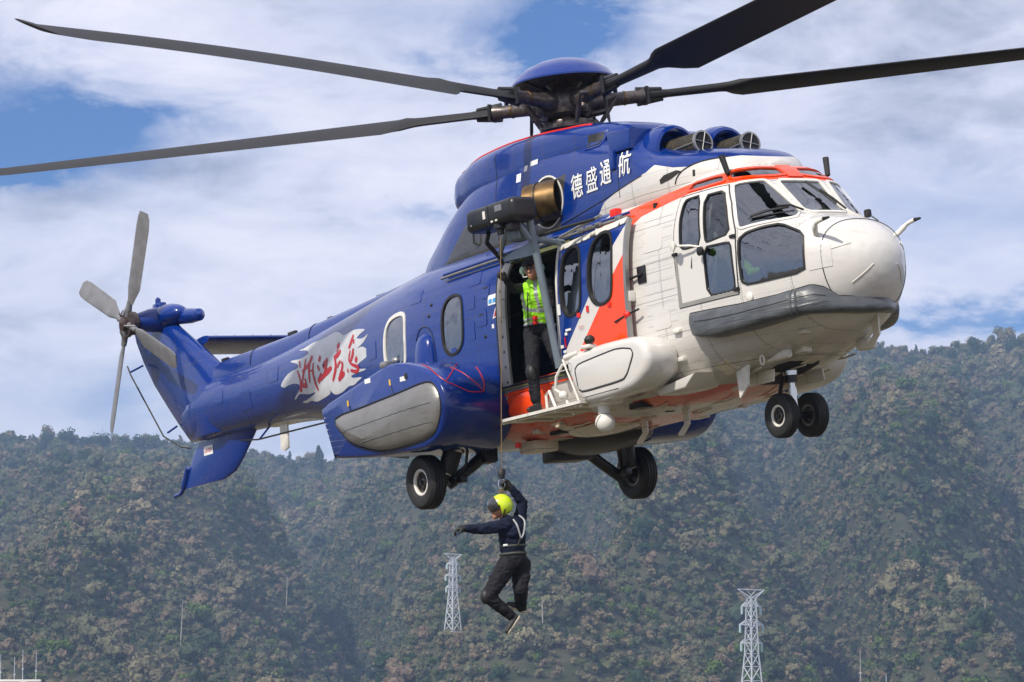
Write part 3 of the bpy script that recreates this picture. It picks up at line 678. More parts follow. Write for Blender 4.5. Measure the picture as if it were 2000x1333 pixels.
m = MB(); m.add(*g_box((-10.75, 0, 3.78), (.26, .12, .12), .03)); m.add(*g_tube([(-10.78, 0, 3.83), (-10.78, 0, 3.90), (-10.78, 0, 3.93)], [.045, .04, .01], 12)); m.build('beacon', MAT['blue_paint'], heli)
# tail rotor
TH = Vector((-10.66, -.60, 3.53)); TAX = Vector((-.02, -1, .02)).normalized(); TU = Vector((1, 0, .03)); TU = (TU-TAX*TU.dot(TAX)).normalized(); TW = Vector((0, 0, 1)); TW = (TW-TAX*TW.dot(TAX)-TU*TW.dot(TU)).normalized()
m = MB(); m.add(*g_spin([(-.22, .10), (-.12, .10), (-.12, .17), (0, .18), (.02, .10), (.08, .09), (.10, .03), (.12, .001)], TH, TAX, 28)); m.add(*g_spin([(-.03, .205), (.03, .205), (.03, .185), (-.03, .185), (-.03, .205)], TH, TAX, 36)); trh = m.build('tail_rotor_hub', MAT['hub_brown'], heli)
for k, a in enumerate((62, 152, 242, 332)):
    a = R_(a); d = TU*math.cos(a)+TW*math.sin(a); t = -TU*math.sin(a)+TW*math.cos(a); m = MB(); rings = []
    for r, c, th_ in ((.30, .11, .4), (.42, .18, .25), (.55, .27, .13), (1.45, .29, .10), (1.60, .26, .09), (1.68, .18, .09)):
        pt = R_(14); ch = (t*math.cos(pt)+TAX*math.sin(pt)); nn = ch.cross(d); rings.append([TH+d*r+ch*(.3*c-p)+nn*q for p, q in foil(c, th_)])
    m.add(*g_loft(rings)); m.add(*g_tube([TH+d*.1, TH+d*.34], [.055, .04], 12), ) ; m.build('tail_rotor_blade', MAT['rotor_grey'], heli)
    m = MB(); m.add(*g_tube([TH+d*.12+TAX*.09, TH+d*.3+t*.05], .014, 8)); m.build('pitch_link', MAT['steel'], heli)
# ---- main rotor
RH = Vector((.02, 0, 4.43)); TLT = Matrix.Rotation(.02750, 3, Vector((.01563, .02263, 0)).normalized())
m = MB(); m.add(*g_spin([(3.6, .30), (4.05, .27), (4.12, .20), (4.24, .17), (4.34, .20), (4.40, .16), (4.62, .15), (4.68, .22), (4.72, .22), (4.74, .001)], (0, 0, 0), (0, 0, 1), 32)); m.build('rotor_mast', MAT['hub_brown'], heli)
m = MB(); m.add(*g_spin([(4.69, .61), (4.685, .63), (4.705, .63), (4.80, .555), (4.89, .42), (4.95, .27), (4.985, .12), (4.99, .001)], (0, 0, 0), (.0, .0, 1), 64)); dm = m.build('hub_dome', MAT['blue_paint'], heli)
m = MB(); m.add(*g_spin([(4.70, .615), (4.79, .53), (4.86, .38), (4.9, .2), (4.9, .001)], (0, 0, 0), (0, 0, 1), 64)); m.build('dome_lining', MAT['hub_brown'], dm)
for k in range(5):
    m = MB(); a = 1.1844-k*2*math.pi/5+.63; m.add(*g_tube([(.2*math.cos(a), .2*math.sin(a), 4.6), (.47*math.cos(a), .47*math.sin(a), 4.74)], .015, 6)); m.build('dome_strut', MAT['black_metal'], dm)
simple('hub_grey', (.10, .085, .08), .35, .6, var=.5, scale=18)
m = MB(); m.add(*g_spin([(4.26, .24), (4.30, .30), (4.38, .32), (4.50, .32), (4.56, .28), (4.60, .2)], (0, 0, 0), (0, 0, 1), 40)); m.build('rotor_hub', MAT['hub_grey'], heli)
m = MB(); m.add(*g_spin([(4.10, .30), (4.12, .34), (4.17, .34), (4.19, .30)], (0, 0, 0), (0, 0, 1), 36)); m.build('swash_plate', MAT['hub_grey'], heli)
CON = .05115
for k in range(5):
    a = 1.1844264-k*2*math.pi/5
    d = TLT @ Vector((math.cos(a)*math.cos(CON), math.sin(a)*math.cos(CON), math.sin(CON))); t = TLT @ Vector((math.sin(a), -math.cos(a), 0)); t = (t-d*t.dot(d)).normalized(); nv = t.cross(d)
    if nv.z < 0: nv = -nv
    # leading edge turns clockwise seen from above
    le = t; rings = []
    rad = [1.0, 1.2, 1.6, 1.9, 2.02, 2.15, 2.3, 2.6]+list(np.linspace(3, 7.6, 15))+[7.8, 8.0, 8.15, 8.3, 8.42, 8.48]
    for r in rad:
        c = np.interp(r, [1.0, 1.9, 2.02, 2.15, 2.3, 7.6, 7.9, 8.2, 8.4, 8.48], [.15, .20, .27, .46, .60, .60, .56, .45, .28, .14]); th_ = np.interp(r, [1.0, 1.9, 2.3, 8], [.6, .5, .12, .10]); tw = R_((6, 18, 27, 20, 8)[k]+np.interp(r, [2, 8.5], [3, -4])); sw = np.interp(r, [7.6, 8.0, 8.48], [0, .03, .26])
        ch = le*math.cos(tw)+nv*math.sin(tw); nn = ch.cross(d); nn = nn if nn.dot(nv) > 0 else -nn
        cz = RH+d*r-nv*(.0055*max(0, r-3.8)**2 if k == 2 else 0)
        rings.append([cz+ch*(c*.30-p)-le*sw+nn*q for p, q in foil(c, th_)])
    m = MB(); m.add(*g_loft(rings)); bl = m.build('rotor_blade', MAT['rotor_black'], heli)
    m = MB(); m.add(*g_tube([RH+d*.2, RH+d*.42, RH+d*.5, RH+d*.85, RH+d*.95], [.13, .12, .085, .08, .095], 16)); m.build('spindle', MAT['hub_grey'], bl)
    m = MB(); 
    for s in (-1, 1): m.add(*g_tube([RH+d*.86+nv*.07*s, RH+d*1.18+nv*.055*s], [.05, .03], 8)); m.add(*g_tube([RH+d*.98+t*.08*s-nv*.1, RH+d*.98+t*.08*s+nv*.1], .026, 8))
    m.add(*g_tube([RH+d*.9, RH+d*1.25], [.075, .05], 10)); m.build('blade_cuff', MAT['black_metal'], bl)
    m = MB(); m.add(*g_spin([(0, .079), (0, .089), (.02, .089), (.02, .079)], RH+d*.70, d, 16)); m.build('yellow_band', MAT['bronze'], bl)
    p0 = RH+d*.58+t*.16; p1 = Vector((p0.x*.62, p0.y*.62, 4.15)); m = MB(); m.add(*g_tube([p0, p0+(p1-p0)*.2, p0+(p1-p0)*.8, p1], [.018, .028, .028, .018], 10)); m.add(*g_tube([RH+d*.62, p0], .03, 8)); m.build('pitch_link', MAT['hub_grey'], bl)
    fd = RH+d*.42; m = MB(); m.add(*g_tube([fd-nv*.03, fd+t*.05-nv*.13+d*.05, (0+fd.x*.35, fd.y*.35, 4.28)], [.05, .04, .05], 8)); m.build('damper', MAT['hub_grey'], bl)
for p in ((-.62, -.12, 4.14), (.78, .05, 4.05), (-.2, .55, 4.1)):
    m = MB(); q = Vector(p); m.add(*g_tube([q, q+Vector((-.02*np.sign(p[0]), 0, .08)), Vector((p[0]*.92, p[1]*.9, 4.5))], [.012, .022, .02], 8)); m.build('servo_rod', MAT['black_metal'], heli)
for a in np.arange(0, 6.2, .9):
    m = MB(); m.add(*g_box((.27*math.cos(a), .27*math.sin(a), 4.16), (.16, .09, .10), .02, Matrix.Rotation(a, 3, 'Z'))); m.build('hub_bracket', MAT['hub_grey'], heli)
# ---- main gear sponsons
SPON = [(-3.03, 1.26), (-2.92, .92), (-2.82, .61), (-2.1, .53), (-1.3, .48), (-.72, .47), (-.42, .56), (-.24, .72), (-.17, .92), (-.26, 1.16), (-.48, 1.34), (-.85, 1.47), (-1.15, 1.535), (-1.35, 1.55), (-1.5, 1.54), (-1.7, 1.50)]
BAG = [(-2.66, 1.07), (-2.50, .86), (-2.28, .72), (-1.7, .565), (-1.1, .545), (-.55, .59), (-.36, .74), (-.29, .94), (-.36, 1.12), (-.55, 1.21), (-1.2, 1.17), (-2.0, 1.12)]
FPOD = [(1.40, 1.20), (1.56, .91), (1.70, .62), (2.17, .62), (2.51, .64), (2.76, .685), (2.95, .79), (3.03, .94), (3.00, 1.08), (2.89, 1.18), (2.71, 1.225), (2.17, 1.235)]
for s in (-1, 1):
    P = np.array([SPON[0], (-3.0, 1.1), (-2.9, .84), SPON[2]]+[tuple(q) for q in spline(SPON[2:15], 4)]); P = chaikin(P, 1, .12)
    # crisp tail corner: rings shrink towards the hull
    rings = []
    for y, off, sh in ((1.98, -.045, 0), (1.965, -.015, 0), (1.93, 0, 0), (1.6, .0, 0), (1.3, .0, -.06), (1.08, .01, -.16), (.9, .02, -.25)):
        R2 = offset_poly(P, off); k = np.clip((R2[:, 0]+2.2)/2, 0, 1); rings.append([(x+sh*kk, s*y, z) for (x, z), kk in zip(R2, k)])
    if s > 0: rings = [list(reversed(r)) for r in rings]
    V, F = g_loft(rings); sp = make('sponson', V, F, MAT['blue_paint'], heli, angle=45)
    B = np.array(spline(BAG, 3, True)); rings = []
    for k in range(7):
        a = math.pi/2*k/6; sc_ = .05+.95*math.cos(a); rings.append([(x*(.35+.65*sc_)+(-1.45)*(.65-.65*sc_), s*(1.975+.12*math.sin(a)), (.80+(x+1.5)*.07)*(1-sc_)+z*sc_) for x, z in B])
    if s > 0: rings = [list(reversed(r)) for r in rings]
    V, F = g_loft(rings); fb = make('float_bag', V, F, MAT['silver_cloth'], sp, angle=70)
    bb = BVHTree.FromPolygons([v.co for v in fb.data.vertices], [list(p.vertices) for p in fb.data.polygons])
    for z0_, z1_ in ((.88, .96), (.68, .74)):
        pts = []
        for x in np.linspace(-2.45, -.42, 22):
            h = bb.ray_cast(Vector((x, s*4, z0_+(z1_-z0_)*(x+2.45)/2)), Vector((0, -s, 0)))[0]
            if h: pts.append(h+Vector((0, 0, .004*math.sin(x*30))))
        m = MB(); m.add(*g_tube(pts, .006, 5)); m.build('stitched_seam', MAT['grey_vinyl'], fb)
    m = MB(); m.add(*g_tube([(x, s*1.982, z) for x, z in list(offset_poly(B, .012))+[offset_poly(B, .012)[0]]], .010, 6)); m.build('lacing', MAT['black_rubber'], sp)
    P = np.array([FPOD[0], FPOD[2]]+[tuple(q) for q in spline(FPOD[3:12], 4)]); P = chaikin(P, 2, .2); rings = []
    for k in range(7):
        a = math.pi/2*k/6; rings.append([(x, s*(1.42-.085*(1-math.cos(a))), z) for x, z in offset_poly(P, -.085*(1-math.sin(a)) if k < 6 else 0)])
    # keep the aft edge sharper
    rings += [[(x, s*y, z) for x, z in offset_poly(P, o_)] for y, o_ in ((1.2, 0), (1.02, 0), (1.0, -.015), (.99, -.05), (.8, -.08))]
    if s > 0: rings = [list(reversed(r)) for r in rings]
    V, F = g_loft(rings); fp = make('front_pod', V, F, MAT['white_paint'], heli, angle=60)
    K = chaikin([(1.66, 1.02), (1.70, .80), (1.77, .75), (2.56, .77), (2.65, .83), (2.79, 1.02), (2.76, 1.09), (2.60, 1.12), (2.43, 1.13), (1.74, 1.075)], 2, .15)
    m = MB(); m.add(*g_tube([(x, s*1.421, z) for x, z in list(K)+[K[0]]], .008, 6)); m.build('panel_joint', MAT['decal_dark'], fp)
    m = MB(); V, F = g_prism(offset_poly(K, -.012), s*1.427, s*1.40, .006); m.add(V, F); m.build('pod_panel', MAT['white_paint'], fp)
    m = MB()
    for k in range(14): a = 2*math.pi*k/14; m.add(*g_ell((1.56+.05*math.cos(a)+.0, s*1.42, 1.06+.05*math.sin(a)), (.006, .004, .006), n=6, k=4))
    m.build('rivet_ring', MAT['decal_dark'], fp)
    m = MB(); m.add(*g_tube([(1.75, s*1.421, .69), (2.45, s*1.421, .70)], .003, 5)); m.build('scribe_line', MAT['decal_dark'], fp)
    if s < 0:
        m = MB(); m.add(*g_box((1.92, -1.38, 1.24), (.16, .12, .05), .02)); m.build('filler_base', MAT['white_trim'], fp)
        m = MB(); m.add(*g_spin([(0, .02), (.03, .06), (.07, .06), (.10, .03), (.10, .001)], (1.96, -1.38, 1.26), (.1, -.3, 1), 20)); m.build('filler_cap', MAT['black_rubber'], fp)
        m = MB(); m.add(*g_tube([(1.42, -1.36, 1.19), (1.72, -1.38, 1.20)], .035, 12)); m.add(*g_tube([(1.415, -1.40, 1.17), (1.70, -1.41, .60)], .012, 8)); m.build('edge_tube', MAT['white_trim'], fp)
# red walkway lines and placards on the starboard sponson top
def line_y(pts, name, mat, r=.008):
    m = MB(); m.add(*g_tube(pts, r, 6)); return m.build(name, MAT[mat], heli)
line_y(spline([(-1.0,-1.80,1.50),(-.641,-1.891,1.412),(-.408,-1.937,1.299),(-.279,-1.887,1.189),(-.230,-1.765,1.119),(-.197,-1.631,1.051),(-.209,-1.525,1.045),(-.234,-1.416,1.052),(-.274,-1.369,1.117),(-.326,-1.335,1.185),(-.456,-1.282,1.294),(-.685,-1.182,1.400)], 3), 'red_walkway_line', 'decal_red', .007); line_y(spline([(-.848,-1.337,1.464),(-.66,-1.50,1.405),(-.431,-1.687,1.316),(-.290,-1.865,1.202)], 3), 'red_walkway_line', 'decal_red', .007); line_y(spline([(-.60,-1.60,1.39),(-.434,-1.565,1.314),(-.304,-1.504,1.197),(-.244,-1.421,1.077)], 3), 'red_walkway_line', 'decal_red', .007)
for x, z, mt in ((-1.05, 1.33, 'decal_white'), (-1.85, 1.42, 'decal_white'), (-1.35, 1.33, 'decal_yellow'), (-2.35, 1.22, 'decal_yellow')):
    m = MB(); w_, h_ = (.13, .055) if mt == 'decal_white' else (.03, .07); m.add(*g_box((x, -1.981, z), (w_, .006, h_))); m.build('placard', MAT[mt], heli, smooth=False)
for x0, z0 in ((-1.33, 1.29), (-2.33, 1.19)): line_y([(x0, -1.984, z0), (x0+.03, -1.984, z0-.12)], 'scribe_line', 'decal_dark', .005)
m = MB(); m.add(*g_box((-1.52, -1.91, 1.56), (.13, .12, .09), .03)); m.add(*g_ell((-1.34, -1.88, 1.585), (.06, .045, .045))); m.build('sponson_light', MAT['grey_metal'], heli)
m = MB()
for k in range(7): m.add(*g_ell((-2.93+.018*k, -1.982, 1.12-.075*k), (.008, .004, .008), n=6, k=4))
m.build('rivet_row', MAT['decal_white'], heli)
m = MB(); m.add(*g_ell((-.98, -1.984, 1.35), (.035, .006, .04))); m.build('inspection_hole', MAT['soot'], heli)
# scoop beside the cabin window
h, _ = cast((-2.02, 1.75), 'S'); m = MB(); rings = []
for k in range(9):
    z = 1.52+.5*k/8; dpt = .13*math.sqrt(max(0, 1-(k/8)**3.0))+.002; wd = .2*math.sqrt(max(.0, 1-(k/8)**4))+.005
    rings.append([(-2.02+wd*math.cos(a), cast((-2.02+wd*math.cos(a), z), 'S')[0].y-dpt*math.sin(a)+.01, z) for a in np.linspace(-.2, math.pi+.2, 13)])
V, F = g_loft(rings); m.add(V, F); m.build('air_scoop', MAT['blue_paint'], heli)
m = MB(); m.add(*g_tube([cast(p, 'S')[0]+Vector((0, -.004, 0)) for p in spline([(-1.78, 1.6), (-1.8, 1.9), (-1.92, 2.06), (-2.12, 2.08), (-2.24, 1.95)], 5)], .006, 5)); m.build('scoop_seal', MAT['decal_dark'], heli)
# ---- wheels
simple('wheel_grey', (.10, .09, .08), .45, .4, var=.4, scale=20)
def wheel(c, R, W, name='wheel', s=-1):
    c = Vector(c); prof = [(-W*.28, R*.42), (-W*.42, R*.55), (-W*.5, R*.72), (-W*.47, R*.88), (-W*.36, R*.965)]
    for g_ in (-.26, -.09, .09, .26): prof += [(W*(g_-.035), R*.995), (W*(g_-.02), R*.965), (W*(g_+.02), R*.965), (W*(g_+.035), R*.995)]
    prof += [(W*.36, R*.965), (W*.47, R*.88), (W*.5, R*.72), (W*.42, R*.55), (W*.28, R*.42)]
    m = MB(); m.add(*g_spin(prof, c, (0, 1, 0), 48)); ty = m.build(name, MAT['tyre'], heli, angle=30)
    for sd in (-1, 1):
        m = MB(); m.add(*g_spin([(W*.25, R*.49), (W*.36, R*.49), (W*.38, R*.45), (W*.33, R*.40), (W*.20, R*.385)], c, (0, sd, 0), 40)); m.build('rim', MAT['white_trim'] if sd == s else MAT['grey_metal'], ty)
        m = MB(); m.add(*g_spin([(W*.24, R*.39), (W*.08, R*.36), (W*.04, R*.2), (W*.20, R*.17), (W*.26, R*.10), (W*.26, .001)], c, (0, sd, 0), 36)); m.build('wheel_disc', MAT['wheel_grey'], ty)
    m = MB()
    for k in range(6): a = k*math.pi/3+.3; m.add(*g_tube([c+Vector((math.cos(a)*R*.26, s*W*.12, math.sin(a)*R*.26)), c+Vector((math.cos(a)*R*.26, s*W*.2, math.sin(a)*R*.26))], R*.05, 6))
    m.add(*g_tube([c, c+Vector((0, s*W*.38, 0))], R*.09, 10)); m.build('hub_bolts', MAT['black_metal'], ty)
for s in (-1, 1):
    x0, z0 = -1.45, .14
    wheel((x0, s*1.54, z0), .325, .23, s=s)
    m = MB(); m.add(*g_tube([(-1.18, s*1.18, .72), (-1.24, s*1.24, .50)], .13, 20)); m.add(*g_tube([(-1.24, s*1.24, .52), (-1.33, s*1.33, .22)], .115, 20)); m.add(*g_tube([(-1.34, s*1.34, .24), (-1.37, s*1.36, .14)], .07, 16)); m.add(*g_tube([(-1.37, s*1.30, .14), (-1.45, s*1.52, .14)], .05, 12)); lg = m.build('main_strut', MAT['black_metal'], heli)
    m = MB(); m.add(*g_spin([(0, .117), (0, .124), (.018, .124), (.018, .117)], (-1.24, s*1.24, .50), (-.06, s*.06, -.22), 20)); m.add(*g_spin([(0, .116), (0, .122), (.015, .122), (.015, .116)], (-1.335, s*1.335, .235), (-.1, s*.1, -.3), 20)); m.build('strut_ring', MAT['steel'], lg)
    m = MB(); m.add(*g_tube([(-1.35, s*.62, .52), (-1.38, s*.92, .30), (-1.42, s*1.25, .10)], [.08, .07, .07], 12)); m.add(*g_tube([(-1.12, s*1.10, .62), (-1.14, s*1.16, .3), (-1.35, s*1.27, .06)], .018, 8)); m.add(*g_box((-1.22, s*1.2, .14), (.16, .10, .10), .02)); m.add(*g_box((-1.35, s*.72, .42), (.24, .2, .2), .04)); m.build('trailing_arm', MAT['black_metal'], lg)
    m = MB(); m.add(*g_box((-1.265, s*1.36, .42), (.05, .004, .07), 0, Matrix.Rotation(.3, 3, 'Y'))); m.build('placard', MAT['decal_white'], lg)
for yy in (-.205, .205): wheel((3.71, yy, .19), .243, .15, s=-1 if yy < 0 else 1)
m = MB(); m.add(*g_tube([(3.66, 0, .92), (3.67, 0, .55)], .07, 18)); m.add(*g_tube([(3.67, 0, .86), (3.67, 0, .72)], .13, 18)); ns = m.build('nose_strut', MAT['black_metal'], heli)
m = MB(); m.add(*g_tube([(3.67, 0, .57), (3.70, 0, .26)], .046, 16)); m.build('piston', MAT['steel'], ns)
m = MB(); m.add(*g_tube([(3.71, -.2, .19), (3.71, .2, .19)], .04, 12)); m.add(*g_tube([(3.70, 0, .28), (3.71, 0, .17)], .06, 12)); m.add(*g_tube([(3.60, -.04, .66), (3.50, -.03, .46), (3.66, 0, .24)], .025, 8)); m.build('axle', MAT['black_metal'], ns)
m = MB(); m.add(*g_spin([(0, .078), (0, .083), (.05, .083), (.05, .078)], (3.668, 0, .63), (0, 0, 1), 18)); m.build('collar', MAT['steel'], ns)
# nose gear bay and belly fittings
V, F = skin(chaikin([(3.2, -.28), (3.2, .28), (3.95, .28), (3.95, -.28)], 1, .15), 'B', .004, step=.08); make('gear_bay', V, F, MAT['dark_interior'], heli)
def bel(x, y): return cast((x, y), 'B')[0]
for s in (-1, 1):
    h = bel(3.5, s*.36); m = MB(); m.add(*g_box((3.45, s*.34, h.z-.05), (.75, .02, .14), .008, Matrix.Rotation(s*.15, 3, 'X'))); m.build('gear_door', MAT['cream_belly'], heli)
h = bel(3.55, -.52); m = MB(); m.add(*g_prism([(3.48, h.z+.06), (3.72, h.z+.10), (3.66, h.z-.17), (3.50, h.z-.29)], -.56, -.585)); m.build('blade_antenna', MAT['white_trim'], heli, smooth=False)
h = bel(3.0, -.75); m = MB(); m.add(*g_prism([(2.55, .66), (2.62, .58), (3.1, .60), (3.3, .74)], -1.0, -.55, .02, bev2=.02)); m.build('belly_fairing', MAT['white_paint'], heli)
m = MB(); m.add(*g_box((3.95, -.42, .80), (.55, .10, .10), .03)); m.build('landing_light_box', MAT['white_trim'], heli)
m = MB(); m.add(*g_box((4.5, .42, .84), (.22, .14, .12), .03)); m.build('lamp_housing', MAT['white_trim'], heli)
for x, y, sc_ in ((1.4, -.35, 1), (2.0, -.2, 1), (5.0, .15, 1.1)):
    h = bel(x, y); m = MB(); z = h.z; m.add(*g_prism([(x-.06, z+.04), (x+.06, z+.04), (x+.05, z-.16*sc_), (x-.09, z-.27*sc_), (x-.17, z-.27*sc_), (x-.17, z-.24*sc_), (x-.04, z-.15*sc_)], y-.012, y+.012)); m.build('blade_antenna', MAT['cream_belly'], heli, smooth=False)
m = MB(); m.add(*g_ell((-.35, .25, .46), (.85, .50, .17))); m.build('belly_tank', MAT['black_metal'], heli)
m = MB(); m.add(*g_prism([(.02, .95), (.02, 1.36), (.16, 1.45), (1.75, 1.45), (1.75, .95)], .635, .668, axis=2)); m.add(*g_tube([(.1, 1.5, .66), (2.0, 1.5, .70)], .025, 8)); m.build('step_board', MAT['white_trim'], heli, smooth=False)
m = MB(); m.add(*g_ell((.55, -.3, .50), (.6, .35, .10))); m.add(*g_box((-.62, -.45, .42), (.35, .35, .14), .03)); m.build('belly_bulge', MAT['cream_belly'], heli)
m = MB(); m.add(*g_box((-1.0, .2, .38), (.36, .5, .22), .03)); m.build('cargo_box', MAT['black_metal'], heli)
m = MB(); m.add(*g_tube([(-.46, -.85, .40), (-.46, -.85, .46)], .035, 12)); m.build('red_lamp', MAT['red_paint'], heli)
rnd = random.Random(4)
for k in range(46):
    x = rnd.uniform(-.4, 4.6); y = rnd.uniform(-.8, .8); h = bel(x, y); m = MB(); q = rnd.random()
    if q < .4: m.add(*g_tube([(x-rnd.uniform(.15, .4), y, h.z-.015), (x, y+rnd.uniform(-.05, .05), h.z-.02), (x+.2, y, h.z-.005)], .010, 6)); m.build('pipe', MAT['cream_belly'], heli)
    elif q < .75: m.add(*g_box((x, y, h.z), (rnd.uniform(.06, .28), rnd.uniform(.05, .16), rnd.uniform(.03, .08)), .008)); m.build('fitting', MAT['cream_belly' if rnd.random() < .7 else 'black_metal'], heli)
    else: V, F = skin(rect(x-.12, y-.09, x+.12, y+.09), 'B', .006, .008, step=.1); make('access_panel', V, F, MAT['cream_belly'], heli)
for x, y in ((4.0, -.62), (2.55, -1.0)):
    h = cast((x, .86 if x > 3 else .8), 'S')[0] if 0 else bel(x, y); c = h+Vector((0, -.0, -.05)); m = MB(); m.add(*g_tube([c+Vector((.035*math.cos(a), 0, .05*math.sin(a)-.03)) for a in np.linspace(0, 2*np.pi, 13)], .010, 6)); m.build('tie_down_ring', MAT['white_trim'], heli)
# grey nose float wrapped around the chin
path = [(3.34, -1.01), (3.8, -1.02), (4.3, -.98), (4.7, -.87), (4.92, -.74), (5.08, -.56), (5.18, -.34), (5.21, -.12), (5.20, .06), (5.12, .20), (5.0, .33), (4.85, .46), (4.7, .60), (4.3, .88), (3.8, 1.0), (3.34, 1.01)]
PP = spline(path, 5); arc = np.concatenate([[0], np.cumsum([np.linalg.norm(PP[i+1]-PP[i]) for i in range(len(PP)-1)])]); tot = arc[-1]; rings = []
for i, p in enumerate(PP):
    sd = min(arc[i], tot-arc[i]); zt = np.interp(sd, [0, .9, 1.38, 1.6, 1.75, 1.87, 2.02, 2.3, 3.0], [1.37, 1.33, 1.345, 1.375, 1.40, 1.365, 1.255, 1.232, 1.235]); zb = np.interp(sd, [0, .1, .46, .96, 1.38, 1.63, 2.3, 3], [1.22, 1.10, 1.035, 1.045, 1.08, 1.105, 1.07, 1.06])
    t_ = PP[min(i+1, len(PP)-1)]-PP[max(i-1, 0)]; t_ /= np.linalg.norm(t_); nv_ = np.array([t_[1], -t_[0]])
    dep = np.interp(sd, [0, .12, .5], [.03, .09, .115])*(1 if sd < 1.6 else .8); dep2 = .25
    rg = []
    for a in np.linspace(-math.pi/2, math.pi/2, 13): rg.append((p[0]+nv_[0]*(dep*max(0, math.cos(a))**.55*(1-.25*math.sin(a)) if math.cos(a) > 0 else 0), p[1]+nv_[1]*(dep*max(0, math.cos(a))**.55*(1-.25*math.sin(a)) if math.cos(a) > 0 else 0), (zt+zb)/2+(zt-zb)/2*math.sin(a)))
    rg += [(p[0]-nv_[0]*dep2, p[1]-nv_[1]*dep2, zt-.03), (p[0]-nv_[0]*dep2, p[1]-nv_[1]*dep2, zb+.02)]; rings.append(rg)
V, F = g_loft(rings); nf = make('nose_float', V, F, MAT['grey_vinyl'], heli, angle=55)
m = MB(); m.add(*g_tube([r[12] for r in rings], .012, 6)); m.build('laced_edge', MAT['black_rubber'], nf)
for f_ in (.245, .262): 
    i = int(len(rings)*f_); m = MB(); m.add(*g_tube([Vector(q)*1.0 for q in rings[i][:13]], .012, 6)); m.build('seam', MAT['grey_vinyl'], nf)
m = MB(); m.add(*g_tube([rings[i][7] for i in range(2, 26)], .006, 5)); m.build('piping', MAT['black_rubber'], nf)
# radome joint, strips, pitots, wipers
m = MB(); 
ringp = []
for a in np.linspace(-math.pi*.95, math.pi*.95, 60):
    yy, zz = math.sin(a)*.9, math.cos(a)*.9; h = HULL.ray_cast(Vector((5.10, 0, 1.68)), Vector((0, yy, zz)).normalized())[0]; ringp.append(h+Vector((0, yy, zz))*.002)
m.add(*g_tube(ringp, .006, 5)); m.build('radome_joint', MAT['decal_dark'], heli)
for s in (-1, 1):
    for z0, z1, y0, y1 in ((1.75, 1.79, .50, .33), (1.38, 1.55, .33, .16)):
        pts = []
        for t_ in np.linspace(0, 1, 6): 
            h, n = cast((s*(y0+(y1-y0)*t_), z0+(z1-z0)*t_), 'F'); pts.append(h+n*.003)
        m = MB(); m.add(*g_tube(pts, .006, 5)); m.build('lightning_strip', MAT['white_trim'], heli)
    P0 = cast((s*.53, 1.93), 'F')[0]
    m = MB(); m.add(*g_tube(spline([P0+Vector((-.03, 0, -.02)), P0+Vector((.03, s*.06, .05)), P0+Vector((.10, s*.09, .10)), P0+Vector((.22, s*.09, .12))], 5), [.03]*8+[.022]*8, 12)); pt_ = m.build('pitot_tube', MAT['white_trim'], heli)
    e_ = P0+Vector((.22, s*.09, .12)); m = MB(); m.add(*g_tube([e_, e_+Vector((.09, 0, .0))], [.022, .012], 10)); m.build('pitot_tip', MAT['black_metal'], pt_)
    V, F = skin(np.array([(2.345, 1.96), (2.42, 1.90), (2.56, 1.80), (2.56, 1.57), (2.32, 1.555), (2.33, 1.75)]), 'O', .006, .006, mirror=s > 0, step=.06); make('nose_panel', V, F, MAT['white_paint'], heli)
def ws(p, off=.04): h, n = cast(p, 'O'); return h+n*off
m = MB(); m.add(*g_tube([ws((2.36, 2.235)), ws((2.22, 2.285), .07), ws((2.08, 2.30), .06)], .012, 8)); m.add(*g_tube([ws((2.20, 2.285), .05), ws((1.98, 2.275), .035), ws((1.80, 2.245), .03)], .015, 6)); m.add(*g_tube([ws((2.26, 2.25), .03), ws((2.0, 2.235), .025), ws((1.78, 2.225), .025)], .008, 6)); m.build('wiper', MAT['black_rubber'], heli)
def wf(p, off=.05): h, n = cast(p, 'F'); return h+n*off
m = MB(); m.add(*g_tube([wf((.20, 2.24)), wf((.16, 2.38), .07), wf((.10, 2.5), .06)], .012, 8)); m.add(*g_tube([wf((.18, 2.33), .04), wf((.12, 2.48), .04), wf((.02, 2.63), .04)], .014, 6)); m.build('wiper', MAT['black_rubber'], heli)
for s in (-1, 1):
    h, n = cast((1.645, 2.80), 'O'); h = Vector((h.x, s*abs(h.y), h.z)); m = MB(); m.add(*g_tube([h, h+Vector((.02, s*.03, .02)), h+Vector((-.02, s*.06, .22))], [.02, .03, .035], 10)); m.build('cutter_arm', MAT['black_rubber'], heli)
    h = cast((s*.52, 2.05), 'F')[0]
m = MB(); q = Vector((4.72, .45, 2.22)); m.add(*g_box(q, (.08, .06, .09), .02)); m.add(*g_tube([q, q+Vector((.12, .03, -.10))], .008, 6)); m.build('temperature_probe', MAT['black_rubber'], heli)
# orange beam between the overhead windows
V, F = skin(np.array([(-.10, 2.725), (.10, 2.725), (.10, 2.92), (-.10, 2.92)]), 'F', .016, .012, step=.05); make('roof_beam', V, F, MAT['orange_paint'], heli)
